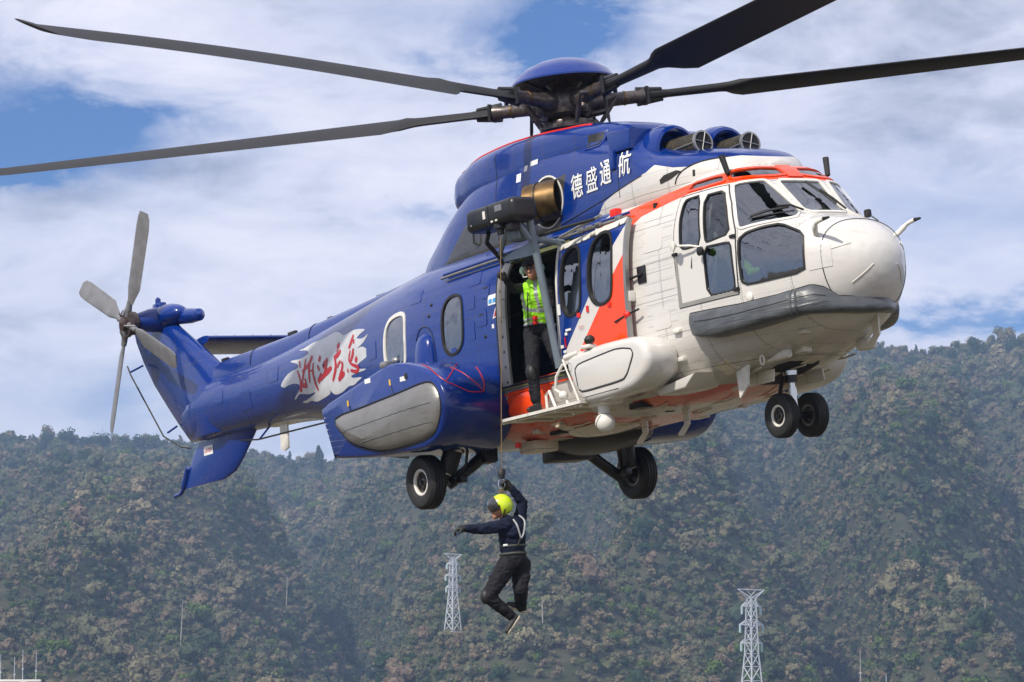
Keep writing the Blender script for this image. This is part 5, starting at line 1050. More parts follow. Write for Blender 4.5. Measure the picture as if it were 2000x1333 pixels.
def helmet(c, fwd, parent, shell, visor=True):
    fwd = Vector(fwd).normalized(); up = Vector((0, 0, 1)); up = (up-fwd*up.dot(fwd)).normalized(); sd = up.cross(fwd); R3 = Matrix((fwd, sd, up)).transposed(); m = MB()
    V, F = g_ell((0, 0, 0), (.133, .115, .13), n=28, k=20); W2 = []
    keep = [i for i, v in enumerate(V) if not (v[0] > .045 and v[2] < .012) and v[2] > -.115]
    ks = set(keep); F = [f for f in F if all(i in ks for i in f) and len(f) <= 4]
    m.add([Vector(c)+R3 @ Vector(v) for v in V], F); hel = m.build('helmet', MAT[shell], parent, angle=60)
    md = hel.modifiers.new('t', 'SOLIDIFY'); md.thickness = .014
    if visor:
        m = MB(); V, F = g_ell((.018, 0, .025), (.139, .121, .118), n=28, k=20); ks = {i for i, v in enumerate(V) if v[0] > .05 and v[2] > -.045}; m.add([Vector(c)+R3 @ Vector(v) for v in V], [f for f in F if all(i in ks for i in f)]); m.build('visor', MAT['visor_dark'], hel, angle=60)
        m = MB(); m.add(*g_box(Vector(c)+R3 @ Vector((.065, -.108, -.01)), (.07, .03, .05), .012, R3)); m.add(*g_box(Vector(c)+R3 @ Vector((.0, -.118, .045)), (.022, .016, .075), .005, R3)); m.add(*g_box(Vector(c)+R3 @ Vector((-.05, -.110, .02)), (.02, .016, .11), .005, R3 @ Matrix.Rotation(.3, 3, 'Y'))); m.add(*g_box(Vector(c)+R3 @ Vector((.01, -.108, -.065)), (.06, .02, .035), .008, R3)); m.build('fitting', MAT['black_rubber'], hel)
    m = MB(); m.add(*g_tube([Vector(c)+R3 @ Vector(p) for p in ((.0, -.12, -.05), (.045, -.075, -.125), (.05, 0, -.14), (.045, .075, -.125), (0, .12, -.05))], .007, 6)); m.build('chin_strap', MAT['black_rubber'], hel)
    return hel
helmet(hc+Vector((.012, 0, .015)), (-.93, -.22, -.36), man, 'helmet_yellow')
ch = g['chest']
strap([g['shA']+Vector((.09, .02, .07)), ch+Vector((.06, -.205, .06)), ch+Vector((.10, -.185, -.07))], .010, 'harness_strap', 'reflective_grey', man)
strap([g['shB']+Vector((-.02, -.02, .08)), ch+Vector((.14, -.13, .12)), ch+Vector((.13, -.165, -.02)), ch+Vector((.10, -.185, -.08))], .010, 'harness_strap', 'reflective_grey', man)
strap([ch+Vector((.10, -.185, -.07)), g['waist']+Vector((.06, -.175, .05))], .012, 'harness_strap', 'black_rubber', man)
def belt(c, rx, ry, r, name, mat, parent, tilt=0): m = MB(); m.add(*g_tube([Vector(c)+Vector((rx*math.cos(a), ry*math.sin(a), tilt*math.cos(a))) for a in np.linspace(0, 2*np.pi, 33)], r, 8)); return m.build(name, MAT[mat], parent)
belt(g['waist']+Vector((0, 0, .045)), .142, .160, .014, 'belt', 'webbing', man, .01); belt(g['waist']+Vector((0.005, 0, -.04)), .144, .162, .014, 'belt', 'webbing', man, .012)
m = MB(); m.add(*g_box(g['waist']+Vector((-.08, -.158, .05)), (.05, .012, .022), .003, Matrix.Rotation(-.1, 3, 'Y'))); m.build('buckle', MAT['decal_white'], man)
for q in ('A', 'B'):
    strap([g['waist']+Vector((0, -.13 if q == 'A' else .1, -.04)), g['hip'+q]+Vector((-.09, -.04, -.04)), g['hip'+q]+Vector((.02, -.08, -.1)), g['hip'+q]+Vector((.10, 0, -.02))], .011, 'leg_loop', 'webbing', man)
m = MB(); kd = (g['knA']-g['hipA']).normalized(); m.add(*g_ell(g['knA']+Vector((-.03, -.02, .0)), (.06, .066, .085))); m.build('knee_pad', MAT['black_rubber'], man)
for q, off in (('A', Vector((.032, 0, -.012))), ('B', Vector((.0, 0, -.035)))):
    a, b_ = g['heel'+q]+off, g['toe'+q]+off*.75; m = MB(); V, F = g_cap(a, .036, b_, .026); ax = off.normalized(); c0 = a
    m.add([Vector(v)-ax*(Vector(v)-(a+(b_-a)*max(0, min(1, (Vector(v)-a).dot(b_-a)/(b_-a).length_squared)))).dot(ax)*.55 for v in V], F); m.build('shoe_sole', MAT['sole'], man)
# hook block carried by the cable
hk = empty('hoist_hook', label='black hook block with steel snap hook at the end of the thin hoist cable', cat='hook'); hk.location = V3('hooktop')
m = MB(); L_ = V3('hooktop').z-V3('hookbot').z; m.add(*g_spin([(-.02, .012), (-.01, .038), (.0, .045), (L_-.03, .045), (L_-.028, .038), (L_, .038), (L_+.01, .015)], (0, 0, 0), (0, 0, -1), 24)); m.build('bumper', MAT['black_rubber'], hk)
m = MB(); c0 = Vector((.0, 0, -L_-.07)); m.add(*g_tube([c0+Vector((.035*math.sin(a), 0, .055*math.cos(a))) for a in np.linspace(.3, 5.6, 18)], .009, 8)); m.build('snap_hook', MAT['steel'], hk)
m = MB()
for dx, z1 in ((-.03, -.30), (.03, -.31), (0, -.26)): m.add(*g_tube([(0+dx*.3, 0, -L_-.11), (dx, .0, z1+.05), (dx*1.2, .02, z1-.05)], .007, 6))
m.build('lanyard', MAT['cable_gold'], hk)
top = Vector((-.1282, 36.0387, 7.30)); m = MB(); inv = HM.inverted(); m.add(*g_tube([inv @ top, inv @ Vector(J['hooktop'])], .0055, 6)); m.build('hoist_cable', MAT['cable_gold'], heli)
# --- crewman standing in the open door (helicopter coordinates, world-placed root)
K = {"head":(0.80,-1.27,2.315),"neck":(0.72,-1.2,2.19),"shA":(0.52,-1.20,2.14),"elA":(0.66,-1.46,2.10),"wrA":(0.80,-1.64,2.185),"shB":(0.90,-1.13,2.12),"elB":(0.93,-1.10,1.88),"wrB":(0.86,-1.10,1.70),"hdB":(.84,-1.10,1.62),"hdA":(.842,-1.74,2.231),"chest":(0.69,-1.15,2.03),"waist":(0.58,-1.10,1.79),"pelvis":(0.55,-1.08,1.68),
 "hipA":(0.46,-1.12,1.62),"knA":(0.657,-1.30,1.137),"anA":(0.66,-1.30,0.83),"heelA":(0.65,-1.27,0.725),"toeA":(0.70,-1.43,0.705),"hipB":(0.60,-1.0,1.62),"knB":(0.80,-1.05,1.30),"anB":(0.45,-.80,1.17),"heelB":(.42,-.76,1.13),"toeB":(.6,-.85,1.12)}
K = {k: Vector(v) for k, v in K.items()}
crew = empty('person', label='person in high-visibility vest, headset and knee pads standing in the open helicopter door', cat='person'); crew.matrix_world = HM @ Matrix.Translation(K['pelvis']); k0 = K['pelvis'].copy()
for k_ in K: K[k_] = K[k_]-k0
g = K; fw = Vector((.55, -.8, -.15)).normalized(); sdv = Vector((.8, .55, 0)).normalized(); hd_ = g['head']
caps = [(g['pelvis'], .125, g['waist'], .115, 1, sdv, 1.25), (g['waist'], .122, g['chest'], .135, 0, sdv, 1.3), (g['chest'], .13, lerp(g['chest'], g['neck'], .5), .11, 0, sdv, 1.5), (lerp(g['shA'], g['shB'], .1), .07, lerp(g['shA'], g['shB'], .9), .07, 0), (lerp(g['chest'], g['neck'], .5), .06, g['neck'], .052, 0), (g['neck'], .05, hd_, .05, 3),
 (g['shA'], .066, g['elA'], .052, 0), (g['elA'], .05, g['wrA'], .036, 0), (g['shB'], .066, g['elB'], .052, 0), (g['elB'], .05, g['wrB'], .036, 0),
 (g['hipA'], .108, g['knA'], .08, 1), (g['knA'], .076, g['anA'], .062, 1), (g['hipB'], .108, g['knB'], .08, 1), (g['knB'], .066, g['anB'], .05, 1),
 (hd_, .09, hd_+Vector((0, 0, -.03)), .084, 3), (hd_+fw*.035+Vector((0, 0, -.07)), .05, hd_+fw*.055+Vector((0, 0, -.09)), .036, 3), (hd_+fw*.095+Vector((0, 0, -.01)), .012, hd_+fw*.112+Vector((0, 0, -.035)), .013, 3), (hd_+fw*.092+Vector((0, 0, -.07))-sdv*.02, .009, hd_+fw*.092+Vector((0, 0, -.07))+sdv*.02, .009, 3),
 (g['anA'], .052, g['heelA'], .045, 2), (g['heelA'], .045, lerp(g['heelA'], g['toeA'], .7), .042, 2), (lerp(g['heelA'], g['toeA'], .6), .042, g['toeA'], .030, 2), (g['anB'], .05, g['heelB'], .045, 2), (g['heelB'], .045, g['toeB'], .032, 2)]
caps += [(c[0], c[1], c[2], c[3], 4) for c in hand(g['wrA'], g['hdA'], (-.3, -.5, .5), (0, 0, 1), 4)]+[(c[0], c[1], c[2], c[3], 4) for c in hand(g['wrB'], g['hdB'], (.3, -.5, 0), (1, 0, 0), 4)]
fuse('body', caps, [MAT['black_cloth'], MAT['dark_trousers'], MAT['boot'], MAT['skin'], MAT['glove']], .0085, crew)
vc = [(lerp(g['waist'], g['chest'], -.05), .132, g['chest'], .150, 0, sdv, 1.3), (g['chest'], .150, lerp(g['chest'], g['neck'], .45), .128, 0, sdv, 1.42), (lerp(g['shA'], g['shB'], .22), .082, lerp(g['shA'], g['shB'], .78), .082, 0)]
up_ = (g['chest']-g['waist']).normalized(); wz = g['waist']
vest = fuse('safety_vest', vc, [MAT['hi_vis'], MAT['reflective_grey']], .010, crew)
mi = []
for p in vest.data.polygons:
    q = p.center; hgt = (q-wz).dot(up_); s_ = (q-wz).dot(sdv); mi.append(1 if (.10 < hgt < .145 or (.075 < abs(s_-.0) < .115 and hgt > .14)) else 0)
vest.data.polygons.foreach_set('material_index', mi)
for dz_ in (-.03, -.085): m = MB(); c0 = wz+up_*dz_; m.add(*g_tube([c0+sdv*(.152*math.cos(a))+fw.cross(sdv).cross(sdv)*0+Vector((fw.x, fw.y, 0)).normalized()*(.128*math.sin(a)) for a in np.linspace(0, 2*np.pi, 33)], .020, 8)); bt = m.build('belt', MAT['reflective_grey'], crew); m = MB(); m.add(*g_box(c0+Vector((fw.x, fw.y, 0)).normalized()*.145+sdv*.02, (.05, .05, .045), .006)); m.build('buckle', MAT['red_paint'], bt)
m = MB(); m.add(*g_ell(g['knA']+fw*.055+Vector((0, 0, .0)), (.07, .062, .10))); m.build('knee_pad', MAT['black_rubber'], crew)
# cap, sunglasses, headset
m = MB(); V, F = g_ell(hd_+Vector((0, 0, .015)), (.108, .108, .11)); ks = {i for i, v in enumerate(V) if (Vector(v)-hd_).z > (.035 if (Vector(v)-hd_).dot(fw) > .02 else -.04)}; m.add(V, [f for f in F if all(i in ks for i in f)]); m.add(*g_box(hd_+fw*.12+Vector((0, 0, .045)), (.09, .10, .012), .004, Matrix.Rotation(-.97, 3, 'Z'))); cp = m.build('cap', MAT['black_cloth'], crew); md = cp.modifiers.new('t', 'SOLIDIFY'); md.thickness = .01
m = MB()
for s in (-1, 1): m.add(*g_ell(hd_+fw*.086+sdv*.035*s+Vector((0, 0, .008)), (.03, .024, .018)))
m.add(*g_tube([hd_+fw*.10+sdv*.05+Vector((0, 0, .012)), hd_+fw*.105+Vector((0, 0, .012)), hd_+fw*.10-sdv*.05+Vector((0, 0, .012))], .004, 6)); m.build('sunglasses', MAT['visor_dark'], crew)
m = MB(); m.add(*g_tube([hd_+sdv*(.122*math.cos(a))+Vector((0, 0, .13*math.sin(a))) for a in np.linspace(0, math.pi, 17)], .010, 8)); hs = m.build('headset', MAT['black_rubber'], crew)
for s in (-1, 1): m = MB(); m.add(*g_ell(hd_+sdv*.115*s+Vector((0, 0, -.01)), (.04, .035, .052))); m.build('ear_cup', MAT['headset_green'], hs)
m = MB(); m.add(*g_tube([hd_-sdv*.12+Vector((0, 0, -.04)), hd_-sdv*.08+fw*.09+Vector((0, 0, -.085)), hd_-sdv*.02+fw*.12+Vector((0, 0, -.085))], .006, 6)); m.build('microphone', MAT['decal_white'], hs)
m = MB(); m.add(*g_tube(spline([hd_-sdv*.12+Vector((0, 0, -.05)), g['shA']+fw*.13+sdv*.08, g['chest']+fw*.17-sdv*.06, wz+fw*.15-sdv*.07, g['pelvis']+fw*.12-sdv*.09], 5), .007, 6)); m.build('intercom_cord', MAT['black_rubber'], crew)
# --- two pilots
for s, lb in ((-1, 'person with helmet and high-visibility vest in the nearer pilot seat behind the cockpit door'), (1, 'person with helmet in the far pilot seat of the cockpit')):
    pr = empty('person', label=lb, cat='person'); pv = Vector((3.40, s*.48, 1.52)); pr.matrix_world = HM @ Matrix.Translation(pv)
    c = [((0, 0, .05), .14, (-.04, 0, .3), .12, 0, (0, 1, 0), 1.3), ((-.04, 0, .3), .13, (-.05, 0, .45), .11, 0, (0, 1, 0), 1.5), ((-.05, -.15, .50), .07, (-.05, .15, .50), .07, 0), ((-.05, 0, .5), .055, (-.02, 0, .66), .055, 3), ((-.02, 0, .72), .09, (.0, 0, .68), .085, 3), ((.07, 0, .69), .014, (.085, 0, .67), .012, 3),
         ((-.05, -.19, .49), .06, (.10, -.24, .27), .048, 0), ((.10, -.24, .27), .045, (.36, -.18, .26), .035, 0), ((-.05, .19, .49), .06, (.10, .24, .27), .048, 0), ((.10, .24, .27), .045, (.36, .18, .26), .035, 0),
         ((0, -.1, .02), .09, (.42, -.12, .06), .07, 1), ((0, .1, .02), .09, (.42, .12, .06), .07, 1), ((.42, -.12, .06), .065, (.55, -.12, -.32), .05, 1), ((.42, .12, .06), .065, (.55, .12, -.32), .05, 1), ((.55, -.12, -.36), .045, (.68, -.12, -.38), .035, 2), ((.55, .12, -.36), .045, (.68, .12, -.38), .035, 2)]
    for q in (-1, 1): c += [(x[0], x[1], x[2], x[3], 3) for x in hand((.36, q*.18, .26), (.45, q*.17, .26), (0, 0, -1), (0, -q, 0), 3)]
    fuse('body', c, [MAT['hi_vis'] if s < 0 else MAT['black_cloth'], MAT['dark_trousers'], MAT['boot'], MAT['skin']], .013, pr)
    helmet(Vector((-.005, 0, .73)), (1, 0, -.05), pr, 'decal_white', True)
    if s < 0:
        fuse('vest', [((0, 0, .1), .15, (-.04, 0, .3), .135, 0, (0, 1, 0), 1.3), ((-.04, 0, .3), .14, (-.05, 0, .44), .125, 0, (0, 1, 0), 1.5)], [MAT['hi_vis']], .014, pr)
print('people done')
# ---------------------------------------------------------------- land
AZ0 = math.tan(math.atan(1000/6300))
def u_of(x, y): return 1000+6300*x/np.maximum(y, 1)
RU = [-3000, -600, 0, 60, 250, 350, 450, 560, 640, 760, 900, 1100, 1300, 1480, 1640, 1720, 1820, 1900, 2000, 2600, 5000]
RV = [900, 872, 852, 858, 866, 868, 878, 903, 908, 850, 800, 770, 740, 715, 682, 680, 693, 672, 664, 640, 800]
def sm(t): t = np.clip(t, 0, 1); return t*t*(3-2*t)
_rng = np.random.RandomState(7)
def vnoise(x, y, seed=0):
    xi = np.floor(x).astype(int); yi = np.floor(y).astype(int); fx = x-xi; fy = y-yi; fx = fx*fx*(3-2*fx); fy = fy*fy*(3-2*fy)
    def h(a, b): n = (a*374761393+b*668265263+seed*982451653) & 0x7fffffff; n = ((n ^ (n >> 13))*1274126177) & 0x7fffffff; return ((n ^ (n >> 16)) & 0xffff)/65535.0
    return (h(xi, yi)*(1-fx)+h(xi+1, yi)*fx)*(1-fy)+(h(xi, yi+1)*(1-fx)+h(xi+1, yi+1)*fx)*fy
def fbm(x, y, o=4, seed=0): 
    s = 0; a = .5
    for i in range(o): s = s+a*vnoise(x, y, seed+i*17); x = x*2.03+3.1; y = y*2.03+1.7; a *= .5
    return s
# spurs and gullies drawn in (u, r): centre lines run from the ridge down towards the valley
def ridge_line(u, r, pts, wid): c = np.interp(r, [p[0] for p in pts][::1], [p[1] for p in pts]); c = c+55*np.sin(r/95+pts[0][1]*.01)+30*np.sin(r/41+pts[0][1]*.02)+(fbm(u/260, r/120, 3, 5)-.45)*170; return np.exp(-(np.abs(u-c)/wid)**1.7)
def height(x, y):
    u = u_of(x, y); r = np.maximum(y, 1); RR = 1900+120*np.sin(u/420.)
    top = RR*np.tan(R_(PITCH)-np.arctan((np.interp(u, RU, RV)-666.5)/6300))+1.7
    t = (r-820)/(RR-820); prof = np.where(t < 1, sm(t*.95)*.45+np.clip(t, 0, 1)**1.15*.55, 1)
    base = top*prof*.985+top*.015*(t > 1)
    sp = 0
    sp = sp+36*ridge_line(u, r, [(850, 60), (1300, 330), (1900, 330)], 210)
    sp = sp-42*ridge_line(u, r, [(850, 760), (1300, 620), (1700, 470), (1950, 430)], 120)
    sp = sp+30*ridge_line(u, r, [(850, 1000), (1250, 850), (1900, 900)], 150)
    sp = sp-40*ridge_line(u, r, [(850, 1250), (1300, 1150), (1700, 1050), (1950, 1000)], 95)
    sp = sp+44*ridge_line(u, r, [(850, 1330), (1300, 1330), (1900, 1300)], 130)
    sp = sp-55*ridge_line(u, r, [(850, 1640), (1200, 1540), (1600, 1450), (1950, 1700)], 90)
    sp = sp+34*ridge_line(u, r, [(850, 1850), (1300, 1740), (1900, 1720)], 130)
    sp = sp-40*ridge_line(u, r, [(850, 2100), (1900, 1880)], 90)
    env = np.clip(np.sin(np.pi*np.clip(t*.93+.05, 0, 1)), 0, 1)
    rough = (fbm(x/150, y/190, 5, 3)-.48)*60*np.clip(t*3, 0, 1)*np.clip(1.25-t, .15, 1)
    z = base+(sp*1.75+rough*1.3)*env*(1-.85*sm((t-.55)/.42))
    z = z+(28*sm((r-650)/200)*np.exp(-((r-905)/150)**2))*ridge_line(u, r, [(800, 1050), (1000, 1050)], 620)*1.05      # low foreground hill
    lim = r*(top/RR)*(.80+.19*np.clip(t, 0, 1)); z = np.where(t < 1, lim-np.logaddexp(0, (lim-z)/7)*7*np.where(lim-z > -200, 1, 1)+0*z, z) if 0 else np.where(t < 1, -7*np.logaddexp(-z/7, -lim/7), z)
    fall = sm((r-RR-30)/900); z = z*(1-fall)
    return np.where(y < 560, 0, z*sm((r-620)/260))
# terrain grid, finer in the part of the valley in view
uu = np.concatenate([np.linspace(-9000, -1800, 60), np.linspace(-1780, 3780, 560), np.linspace(3850, 11000, 60)]); rr = np.concatenate([np.linspace(560, 800, 14), np.linspace(810, 2080, 260), np.linspace(2120, 3200, 24)])
U, Rr_ = np.meshgrid(uu, rr); X = (U-1000)/6300*Rr_; Y = Rr_; Zt = height(X, Y)-.05
nU, nR = len(uu), len(rr); V = np.stack([X.ravel(), Y.ravel(), Zt.ravel()], 1); i_, j_ = np.meshgrid(np.arange(nR-1), np.arange(nU-1), indexing='ij'); a_ = (i_*nU+j_).ravel(); F = np.stack([a_, a_+1, a_+nU+1, a_+nU], 1)
n = NT('forest_floor'); n.color(n.mix(n.rng(n.noise(.09, 8, rough=.7), .35, .65), (.03, .04, .022), (.075, .07, .045))); n.b.inputs['Roughness'].default_value = .95; n.b.inputs['Specular IOR Level'].default_value = 0
hill = make('hills', V, F, n.m, angle=0, kind='structure')
n = NT('valley_ground'); n.color(n.mix(n.rng(n.noise(.05, 8), .35, .65), (.11, .085, .05), (.07, .065, .035))); n.b.inputs['Roughness'].default_value = .9
S_ = 9000; make('ground', [(-S_, -4000, -.3), (S_, -4000, -.3), (S_, S_, -.3), (-S_, S_, -.3)], [(0, 1, 2, 3)], n.m, smooth=False, kind='structure')
# ---- tree crowns
def crown_mesh(name, seed, mat, kind='round', leaves=260, hollow=False):
    rn = random.Random(seed); V = []; F = []
    lobes = []
    if kind == 'round':
        for k in range(rn.randint(4, 7)): a = rn.uniform(0, 6.28); rad = rn.uniform(0, .42); lobes.append((Vector((math.cos(a)*rad, math.sin(a)*rad, rn.uniform(.42, .85))), rn.uniform(.26, .42)))
    else:
        for k in range(7): lobes.append((Vector((rn.uniform(-.05, .05), rn.uniform(-.05, .05), .2+.13*k)), .30*(1-k/8)))
    def blob(c, r, res):
        bm = bmesh.new(); bmesh.ops.create_icosphere(bm, subdivisions=res, radius=1); b = len(V)
        for v in bm.verts:
            q = v.co.normalized(); nn = noise.noise(q*2.3+c*5)*.35+noise.noise(q*5+c*9)*.28; V.append(tuple(c+q*r*(.80+nn)))
        bm.verts.index_update(); F.extend([tuple(b+v.index for v in f.verts) for f in bm.faces]); bm.free()
    for c, r in lobes: blob(c, r*.80, 2)
    for k in range(leaves):
        c, r = rn.choice(lobes); d = Vector((rn.gauss(0, 1), rn.gauss(0, 1), rn.gauss(.2, 1))).normalized(); p = c+d*r*rn.uniform(.78, 1.12); s = rn.uniform(.035, .075); b = len(V)
        u_ = Vector((rn.gauss(0, 1), rn.gauss(0, 1), rn.gauss(0, 1))).normalized(); w_ = u_.cross(d+Vector((rn.gauss(0, .6), rn.gauss(0, .6), rn.gauss(0, .6)))).normalized()
        V.extend([tuple(p+u_*s), tuple(p+w_*s*.8), tuple(p-u_*s), tuple(p-w_*s*.8)]); F.append((b, b+1, b+2, b+3))
    me = bpy.data.meshes.new(name); me.from_pydata(V, [], F); me.materials.append(mat); return me
def leaf_mat(name, cols, pos=[0, .35, .6, .8, 1]):
    n = NT(name); oi = n.N.new('ShaderNodeObjectInfo'); r = n.N.new('ShaderNodeValToRGB'); e = r.color_ramp.elements
    while len(e) < len(cols): e.new(.5)
    for i, c in enumerate(cols): e[i].position = pos[i] if i < len(pos) else 1; e[i].color = (*c, 1)
    geo = n.N.new('ShaderNodeNewGeometry'); nz_ = n.N.new('ShaderNodeTexNoise'); nz_.inputs['Scale'].default_value = .006; nz_.inputs['Detail'].default_value = 3; n.L.new(oi.outputs['Location'], nz_.inputs['Vector'])
    f = n.math('ADD', n.math('MULTIPLY', oi.outputs['Random'], .75), n.math('MULTIPLY', n.math('SUBTRACT', nz_.outputs['Fac'], .5), 1.3)); f = n.math('ADD', f, .1, clamp=True); n.L.new(f, r.inputs[0])
    c = n.mix(n.rng(n.noise(5, 3), .35, .65, 0, .5), r.outputs[0], (.02, .03, .012)); n.color(c); n.b.inputs['Roughness'].default_value = .85; n.b.inputs['Specular IOR Level'].default_value = .1; return n.m
LM = leaf_mat('autumn_forest_leaves', [(.036, .060, .034), (.085, .098, .055), (.14, .132, .076), (.18, .155, .095), (.175, .125, .092), (.25, .225, .13)], [0, .28, .5, .68, .84, 1])
DM = leaf_mat('evergreen_leaves', [(.012, .030, .016), (.02, .045, .02), (.03, .055, .022)], [0, .5, 1])
LG = leaf_mat('light_green_leaves', [(.06, .11, .02), (.10, .15, .03), (.08, .10, .04)], [0, .5, 1])
simple('bark', (.10, .085, .07), .9); simple('pale_bark', (.34, .31, .27), .9)
crowns = bpy.data.collections.new('crown_shapes')
for k in range(9):
    o = bpy.data.objects.new('crown_shape', crown_mesh('crown', 20+k, (LM, LM, LM, LM, LM, LM, DM, DM, LG)[k], 'round' if k != 7 else 'cone', 150)); crowns.objects.link(o)
def forest(name, mesh, dens, smin, smax, seed):
    o = bpy.data.objects.new(name, mesh); COL.objects.link(o); o['kind'] = 'stuff'
    ng = bpy.data.node_groups.new(name, 'GeometryNodeTree'); ng.interface.new_socket('Geometry', in_out='INPUT', socket_type='NodeSocketGeometry'); ng.interface.new_socket('Geometry', in_out='OUTPUT', socket_type='NodeSocketGeometry')
    N, L = ng.nodes, ng.links; gi, go = N.new('NodeGroupInput'), N.new('NodeGroupOutput'); d = N.new('GeometryNodeDistributePointsOnFaces'); d.inputs['Density'].default_value = dens; d.inputs['Seed'].default_value = seed
    ip = N.new('GeometryNodeInstanceOnPoints'); ci = N.new('GeometryNodeCollectionInfo'); ci.inputs['Collection'].default_value = crowns; ci.inputs['Separate Children'].default_value = True; ci.inputs['Reset Children'].default_value = True
    rr_ = N.new('FunctionNodeRandomValue'); rr_.data_type = 'FLOAT_VECTOR'; rr_.inputs[0].default_value = (-.12, -.12, 0); rr_.inputs[1].default_value = (.12, .12, 6.28)
    rs = N.new('FunctionNodeRandomValue'); rs.data_type = 'FLOAT'; rs.inputs[2].default_value = smin; rs.inputs[3].default_value = smax
    L.new(gi.outputs[0], d.inputs['Mesh']); L.new(d.outputs['Points'], ip.inputs['Points']); L.new(ci.outputs[0], ip.inputs['Instance']); ip.inputs['Pick Instance'].default_value = True
    L.new(rr_.outputs[0], ip.inputs['Rotation']); L.new(rs.outputs[1], ip.inputs['Scale']); L.new(ip.outputs[0], go.inputs[0])
    md = o.modifiers.new('forest', 'NODES'); md.node_group = ng; return o
# visible slopes only: patch of the hill mesh within and just outside the frame
keep = (U[:-1, :-1] > -1500) & (U[:-1, :-1] < 3500) & (Rr_[:-1, :-1] > 790) & (Rr_[:-1, :-1] < 2040); Fk = F[keep.ravel()]
used = np.unique(Fk); mp = -np.ones(len(V), int); mp[used] = np.arange(len(used)); me = bpy.data.meshes.new('slope'); me.from_pydata(V[used].tolist(), [], mp[Fk].tolist())
forest('forest', me, .013, 2.4, 5.2, 3); forest('large_trees', me, .0011, 6.0, 9.5, 5); forest('undergrowth', me, .075, 1.4, 2.8, 8)
def hz(x, y): return float(height(np.array([x], float), np.array([y], float))[0])
def on_hill(u, v, r0=None):
    """first point of the slope seen at a given bearing and elevation"""
    for r in np.arange(800 if r0 is None else r0, 2050, 4):
        x = (u-1000)/6300*r
        if hz(x, r)-1.7 >= r*math.tan(R_(PITCH)-math.atan((v-666.5)/6300)): return x, r
    r = 1900+120*math.sin(u/420.); return (u-1000)/6300*r, r
ev = [crown_mesh('crown', 90+k, DM, 'round', 320) for k in range(3)]; cone = crown_mesh('crown', 99, DM, 'cone', 320)
ORD = 'first second third fourth fifth sixth seventh eighth ninth tenth eleventh twelfth thirteenth fourteenth fifteenth sixteenth seventeenth eighteenth'.split()
def tree(u, r, h, label, kind='round', grp='dark trees standing on the ridge', k=0):
    x = (u-1000)/6300*r; z = hz(x, r); t = empty('ridge_tree' if kind == 'round' else 'conifer_tree', label=label, cat='tree', group=grp); t.location = (x, r, z-1); rn = random.Random(int(u*7)+k)
    c = bpy.data.objects.new('crown', cone if kind != 'round' else ev[k % 3]); COL.objects.link(c); c.parent = t; c.scale = (h*.62, h*.62, h*.80) if kind == 'round' else (h*.75, h*.75, h*1.0); c.location = (0, 0, h*.18 if kind == 'round' else 0); c.rotation_euler[2] = rn.uniform(0, 6)
    m = MB(); m.add(*g_tube([(0, 0, 0), (.1, .1, h*.3), (0, .2, h*.62)], [.35, .28, .12], 7)); m.add(*g_tube([(0, 0, h*.28), (h*.14, .2, h*.48)], [.15, .06], 5)); m.add(*g_tube([(0, 0, h*.32), (-h*.14, .2, h*.52)], [.15, .06], 5)); m.build('trunk', MAT['bark'], t)
def rid(u): return 1900+120*math.sin(u/420.)
for i, (u, h) in enumerate([(8, 9), (40, 8), (62, 7), (95, 13), (131, 15), (160, 11), (180, 13), (206, 13), (232, 8), (272, 13), (297, 11), (318, 7)]): tree(u, rid(u)-15, h, ('low' if h < 10 else 'tall')+' dark tree, '+ORD[i]+' from the left along the skyline of the left ridge', k=i, grp='dark trees on the left ridge')
for i, (u, h) in enumerate([(1690, 7), (1722, 9), (1750, 8), (1790, 7), (1822, 6), (1846, 8), (1868, 9), (1885, 8), (1905, 13), (1925, 9), (1950, 10), (1972, 9), (1990, 12)]): tree(u, rid(u)-15, h, ('low' if h < 9 else 'tall')+' dark tree, '+ORD[i]+' from the left along the skyline right of the nose', k=i, grp='dark trees on the right ridge')
tree(622, rid(622)-20, 19, 'tall pointed conifer on the ridge just left of the silver float bag', 'cone', None if 0 else 'conifers in the ridge gap'); tree(575, rid(575)-20, 9, 'small dark tree on the ridge right of the ventral fin', 'round', 'conifers in the ridge gap', 1); tree(545, rid(545)-20, 12, 'dark tree on the ridge under the tail boom', 'round', 'conifers in the ridge gap', 2)
# pale bare trunks standing out of the forest
rn = random.Random(11); spots_ = [(74, 890), (196, 875), (277, 915), (355, 1265), (1920, 1240), (560, 1200), (1060, 1250)]
proto = None
for bi, (u, v) in enumerate(sorted(spots_)):
    x, r = on_hill(u, v)
    t = empty('bare_tree', label='pale leafless trunk on the hillside, '+ORD[bi]+' from the left of the bare trunks', cat='tree', group='pale bare trunks on the hillside'); t.location = (x, r, hz(x, r)); h = rn.uniform(9, 14)
    m = MB(); q = rn.uniform(-.6, .6); m.add(*g_tube([(0, 0, 0), (q*.5, 0, h*.5), (q, 0, h)], [.20, .15, .05], 6)); m.build('trunk', MAT['pale_bark'], t)
    m = MB()
    for b_ in range(5): z = h*rn.uniform(.45, .9); a = rn.uniform(0, 6.28); m.add(*g_tube([(q*z/h, 0, z), (q*z/h+math.cos(a)*1.3, math.sin(a)*1.3, z+1.3)], [.07, .02], 4))
    m.build('branch', MAT['pale_bark'], t)
